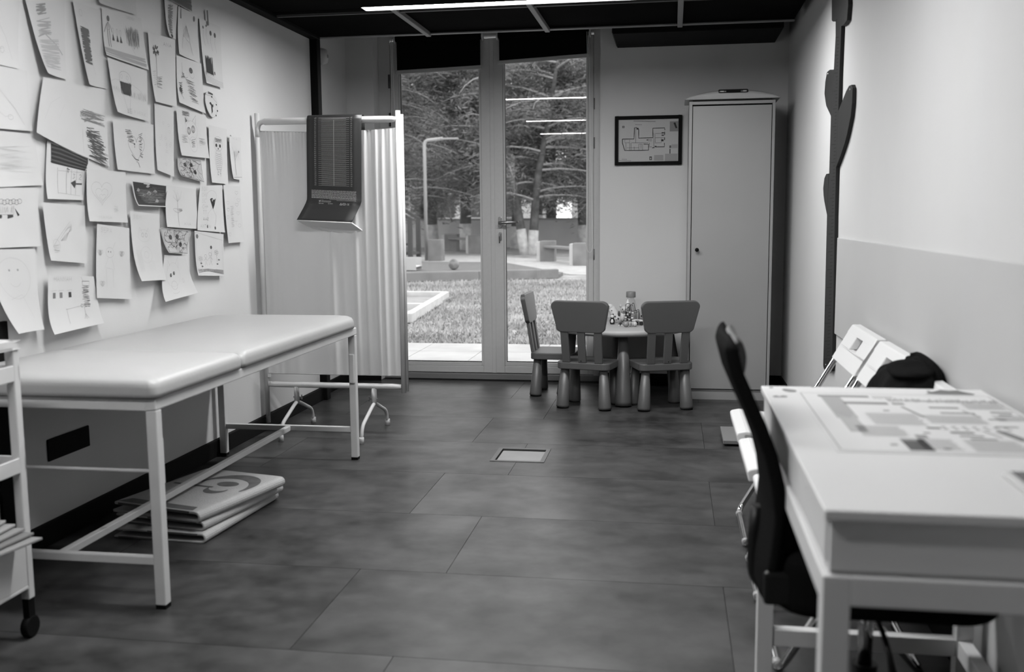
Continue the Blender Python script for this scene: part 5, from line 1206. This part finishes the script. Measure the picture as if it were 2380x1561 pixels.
def d_girl(S, r):
    S.line(circ(.52,.25,.22,.14,150,420), .0008, .3); S.poly([(.50,.28),(.56,.27),(.62,.32),(.70,.28),(.66,.42),(.60,.52),(.54,.42),(.46,.30)], .02); S.poly(circ(.56,.32,.02,.03), .6, .0004)
    S.line([(.55,.5),(.40,.62),(.36,.85)], .0008, .3); S.line([(.6,.52),(.72,.66),(.66,.88)], .0008, .3); S.poly(circ(.38,.90,.02,.035), .1); S.poly(circ(.66,.92,.025,.035), .1); S.line(circ(.36,.46,.02,.015), .001, .2)
    for k, w_ in enumerate(('DON', 'CHI', 'SC', 'CH', 'TT')): word(S, w_, .08+.03*k, .03+.13*k, .085, 1.0, .0010, .35)
    word(S, 'AAR', .22, .70, .08, .9, .0014, .12); word(S, 'ANTON', .12, .86, .08, .9, .0010, .25)
def d_hearts(S, r):
    for x, y, g in ((.75,.12,.3),(.85,.25,.4),(.74,.33,.3),(.2,.42,.2),(.8,.48,.45),(.15,.55,.4),(.2,.85,.4),(.2,.3,.45)): S.line(heart(x,y,.10,.38), .0010, g)
    S.line(zig(.35,.35,.55,.72,18,r), .001, .48); S.line(circ(.82,.70,.08,.03), .0009, .4); S.line([(.55,.62),(.75,.62)], .0009, .4); S.line([(.65,.62),(.65,.70)], .0009, .4)
def d_girlheart(S, r):
    S.line(circ(.40,.37,.12,.07), .0008, .45)
    for x in (.36,.43): S.poly(circ(x,.36,.012,.012), .3)
    S.line([(.36,.44),(.26,.58),(.55,.60),(.46,.45)], .0007, .5); S.line([(.3,.6),(.32,.85)], .0007, .5); S.line([(.5,.6),(.52,.85)], .0007, .5); S.line([(.5,.3),(.56,.22)], .0008, .4)
    for x, y in ((.12,.38),(.76,.37),(.18,.80)): S.line(heart(x,y,.08,.55), .0010, .42); S.line(zig(x-.04,y-.03,x+.04,y+.04,8,r,diag=1,jit=.008), .001, .45)
    word(S, 'SEPA', .12, .04, .09, .7, .0010, .45)
def d_ghostcat(S, r):
    S.line(circ(.42,.34,.20,.09), .0006, .55); S.line([(.26,.27),(.30,.22),(.36,.28)], .0008, .4); S.line([(.52,.28),(.58,.22),(.6,.28)], .0008, .4)
    for x in (.38,.50): S.line(circ(x,.33,.035,.03), .0012, .3)
    S.line(circ(.45,.62,.19,.12), .0006, .5); S.line(circ(.45,.62,.08,.05), .0006, .5)
    for k in range(5): S.line([(.12+.035*k,.55),(.14+.035*k,.86)], .0007, .45); S.line([(.48+.05*k,.70),(.5+.05*k,.86)], .0006, .5)
    word(S, 'SEM', .1, .05, .1, .5, .0009, .5)
def d_meadow(S, r):
    for p, q in (((.03,.03),(.97,.15)),((.03,.03),(.06,.92)),((.94,.12),(.96,.95))): S.line([p,q], .0007, .35)
    for x, y in ((.18,.62),(.74,.45)): petals(S, x, y, .05, .8, 5, .0010, .25); S.line([(x,y+.06),(x+.02,y+.22)], .001, .2)
    person(S, .36, .55, .26, .85, .25, .0009); person(S, .52, .50, .30, .85, .25, .0009); S.line([(.58,.4),(.55,.7)], .001, .15); S.poly(circ(.56,.34,.035,.04), .1); S.poly(circ(.08,.12,.04,.05), .2)
    for x, y in ((.19,.72),(.22,.79),(.82,.62),(.76,.72)): S.poly(circ(x,y,.035,.018), .22)
    for k in range(9): S.line([(.04,.84+.012*k+r.uniform(-.02,.02)),(.4,.87+r.uniform(-.03,.03)),(.7,.85+.01*k),(.96,.86+.012*k)], .0011, .2)
def d_cat2(S, r):
    S.line([(.18,.36),(.16,.12),(.28,.24)], .0009, .35); S.line([(.50,.2),(.62,.04),(.60,.3)], .0009, .35); S.line(circ(.4,.45,.24,.28), .0006, .5)
    for x, y in ((.32,.46),(.43,.42)): S.poly(circ(x,y,.035,.045), .08); S.poly(circ(x+.01,y-.01,.010,.013), .6, .0004)
    S.line(circ(.40,.70,.09,.10), .0010, .4); S.line(circ(.70,.62,.03,.05), .0009, .42); S.line(circ(.40,.84,.10,.05,20,160), .0009, .4)
def d_house(S, r):
    for x, g in ((.10,.2),(.24,.25),(.42,.05)): S.rect(x,.30,x+.055,.40,g); S.line([(x-.03,.27),(x+.08,.26)], .0008, .4)
    S.line([(.72,.10),(.88,.10),(.86,.20),(.72,.18),(.72,.10)], .0016, .15); S.line(zig(.72,.2,.84,.62,30,r,-.02,.02), .0014, .2); S.line([(.70,.02),(.74,.1)], .001, .3)
    S.line([(.34,.62),(.66,.58)], .001, .35); S.line([(.36,.60),(.36,.88)], .0012, .3); S.line([(.70,.60),(.70,.85)], .0012, .3); S.line(circ(.66,.58,.02,.03), .0014, .15); S.line([(.66,.84),(.70,.74),(.74,.84)], .0014, .2)
    word(S, 'HANNAH', .12, .02, .065, 1.2, .0010, .45)
def d_bigface(S, r): S.line(circ(.5,.35,.35,.25), .0008, .55); S.poly(circ(.42,.25,.02,.014), .4); S.poly(circ(.6,.25,.02,.014), .4); S.line(circ(.5,.38,.12,.07,20,160), .0009, .5); S.line([(.3,.6),(.6,.55),(.8,.85)], .0008, .55)
PAPERS = [
 ([(-60,-40),(44,-30),(38,160),(-60,140)], d_arc, 'sheet with a single faint curved line in the top corner of the wall'),
 ([(47,-10),(147,-15),(150,185),(85,169)], d_cloud, 'sheet with smudgy grey cloud shading and a slanting line'),
 ([(160,0),(231,24),(243,206),(187,196)], d_tree, 'narrow sheet with one tall dark scribbled column'),
 ([(215,-60),(312,-40),(312,35),(218,8)], d_faint, 'sheet with loops cut off above the family drawing'),
 ([(-60,140),(60,165),(68,305),(-60,295)], d_arc, 'sheet with a faint rising line beside the big scribbled sheet'),
 ([(-60,298),(75,312),(94,430),(-40,436)], d_faint, 'almost blank sheet above the unicorn drawing'),
 ([(90,179),(240,208),(248,388),(62,308)], d_bigscrib, 'large sheet with dark diagonal scribbles at its edge'),
 ([(104,328),(205,350),(186,465),(97,462)], d_wall, 'sheet with a thick dark brick band, bars and an arrow'),
 ([(231,18),(324,42),(338,163),(236,128)], d_family, 'drawing of a tall figure, small figures and a hatched heart'),
 ([(240,133),(338,164),(340,282),(250,260)], d_fang, 'drawing of a winged creature with a black square mouth'),
 ([(380,-60),(441,-40),(441,28),(384,2)], d_shade, 'grey shaded sheet at the very top of the wall'),
 ([(375,-5),(410,5),(402,92),(379,84)], d_feather, 'narrow sheet with one dark feather shape'),
 ([(408,15),(455,35),(455,145),(404,126)], d_tent, 'drawing of a pointed striped tent'),
 ([(458,42),(508,62),(512,205),(470,193)], d_balloon, 'drawing of balloons over a black castle'),
 ([(404,128),(463,148),(472,264),(405,238)], d_bird, 'drawing of a striped tailed bird in flight'),
 ([(466,205),(503,222),(502,278),(471,268)], d_oval, 'small round cut sheet with a bold black bird and dots'),
 ([(336,73),(402,92),(403,248),(345,236)], d_dandelion, 'drawing of a single dark dandelion with two leaves'),
 ([(352,240),(398,252),(398,411),(355,395)], d_tiny, 'narrow sheet with many tiny faint figures'),
 ([(253,277),(350,290),(353,404),(259,394)], d_faceheart, 'drawing of a lopsided heart with a face'),
 ([(401,252),(472,268),(478,368),(405,361)], d_cat, 'drawing of a cat face with two big round eyes'),
 ([(404,364),(461,373),(467,424),(405,408)], d_comic, 'small busy comic style print under the cat face'),
 ([(477,290),(520,300),(523,428),(482,424)], d_owl, 'drawing of an owl with a striped belly'),
 ([(524,316),(553,320),(556,419),(530,415)], d_bare, 'small framed drawing of a bare tree'),
 ([(-40,436),(78,436),(83,572),(-40,577)], d_unicorn, 'drawing of a unicorn with a curly mane'),
 ([(85,470),(187,478),(192,612),(100,605)], d_dragonfly, 'sheet with a pale pencil dragonfly and curled corners'),
 ([(190,392),(283,400),(286,517),(186,514)], d_heart, 'drawing of three hearts nested in each other'),
 ([(376,430),(447,440),(452,532),(373,527)], d_tulip, 'drawing of a single tulip on a long stem'),
 ([(457,432),(509,430),(512,540),(446,535)], d_girl, 'drawing of a figure with a black middle and letters down the side'),
 ([(510,430),(551,433),(558,562),(515,565)], d_hearts, 'narrow sheet scattered with small hearts'),
 ([(213,520),(290,530),(294,695),(207,692)], d_girlheart, 'drawing of a girl between shaded hearts'),
 ([(290,490),(360,498),(370,650),(300,653)], d_ghostcat, 'tall sheet with a pale cat in a striped coat'),
 ([(294,419),(383,431),(373,481),(303,478)], d_night, 'nearly black picture with pale star shapes'),
 ([(441,536),(510,544),(511,641),(444,640)], d_meadow, 'drawing of children and flowers on a scribbled meadow'),
 ([(370,592),(420,595),(444,680),(357,701)], d_cat2, 'fanned out sheet with a cat looking sideways'),
 ([(360,529),(432,536),(424,590),(372,587)], d_comic, 'small dark bordered picture print above the sideways cat'),
 ([(-60,580),(68,578),(80,765),(5,775)], d_bigface, 'sheet with one large faint face beside the couch'),
 ([(97,640),(205,642),(222,750),(92,777)], d_house, 'drawing of a row of small blocks and a tall chimney'),
]
for i, (c, fn, lab) in enumerate(PAPERS):
    rnd = random.Random(100+i)
    q = [pX(x, y, LW) for x, y in c]; Q = [(p.y, p.z) for p in q]
    cyy = sum(p[0] for p in Q)/4; czz = sum(p[1] for p in Q)/4
    su = (math.hypot(Q[1][0]-Q[0][0], Q[1][1]-Q[0][1])+math.hypot(Q[2][0]-Q[3][0], Q[2][1]-Q[3][1]))/2
    sv = (math.hypot(Q[3][0]-Q[0][0], Q[3][1]-Q[0][1])+math.hypot(Q[2][0]-Q[1][0], Q[2][1]-Q[1][1]))/2
    base = .0025+.00055*i
    cl_, cr_, cb_, ct_ = rnd.uniform(.003, .014), rnd.uniform(.0, .005), rnd.uniform(.003, .014), rnd.uniform(0, .003)
    if i in (2, 1, 6, 9): cl_ = .030
    if i in (36, 33, 35, 30): cb_ = .032
    if fn in (d_comic, d_night): cb_ = .014
    def sf(u, v, h_, Q=Q, base=base, cl_=cl_, cr_=cr_, cb_=cb_, ct_=ct_, cyy=cyy, czz=czz, ph=rnd.uniform(0, 6)):
        y = (Q[0][0]*(1-u)+Q[1][0]*u)*(1-v)+(Q[3][0]*(1-u)+Q[2][0]*u)*v
        z = (Q[0][1]*(1-u)+Q[1][1]*u)*(1-v)+(Q[3][1]*(1-u)+Q[2][1]*u)*v
        x = base + cl_*(1-u)**3*(.35+.65*v) + cr_*u**3*v + cb_*v**4*(1-.5*u) + ct_*(1-v)**3 + .0015*math.sin(ph+5*u+3*v)*v
        return (x+h_, y-cyy, z-czz)
    t = thing('wall_drawing', lab, 'drawing', (LW, cyy, czz), 0, "children's drawings on the wall")
    if fn is d_oval:
        m_ = MB(); n = 28; P0 = [sf(.5, .5, 0)]
        for k in range(n): a = 2*PI*k/n; P0.append(sf(.5+.5*math.cos(a), .5+.5*math.sin(a), 0))
        m_.add(P0, [(0, 1+k, 1+(k+1) % n) for k in range(n)], True)
    else:
        m_ = MB(); m_.grid(lambda u, v: sf(u, v, 0), 12, 16)
    m_.build('paper', PAPER, t)
    S = Sheet(sf, su, sv); fn(S, rnd); S.build(t, 'pencil_marks')
    if i in (12, 13, 22):
        z0 = {12: [(411,14),(415,13),(416,43),(412,43)], 13: [(474,24),(477,24),(480,59),(476,60)], 22: [(521,326),(528,313),(531,317),(524,331)]}[i]
        MB().add([Vector((LW+base+.004, p.y, p.z))-t.location for p in (pX(x, y, LW) for x, y in z0)], [(0, 1, 2, 3)]).build('tape', mat('dark_tape', .12, .5), t)
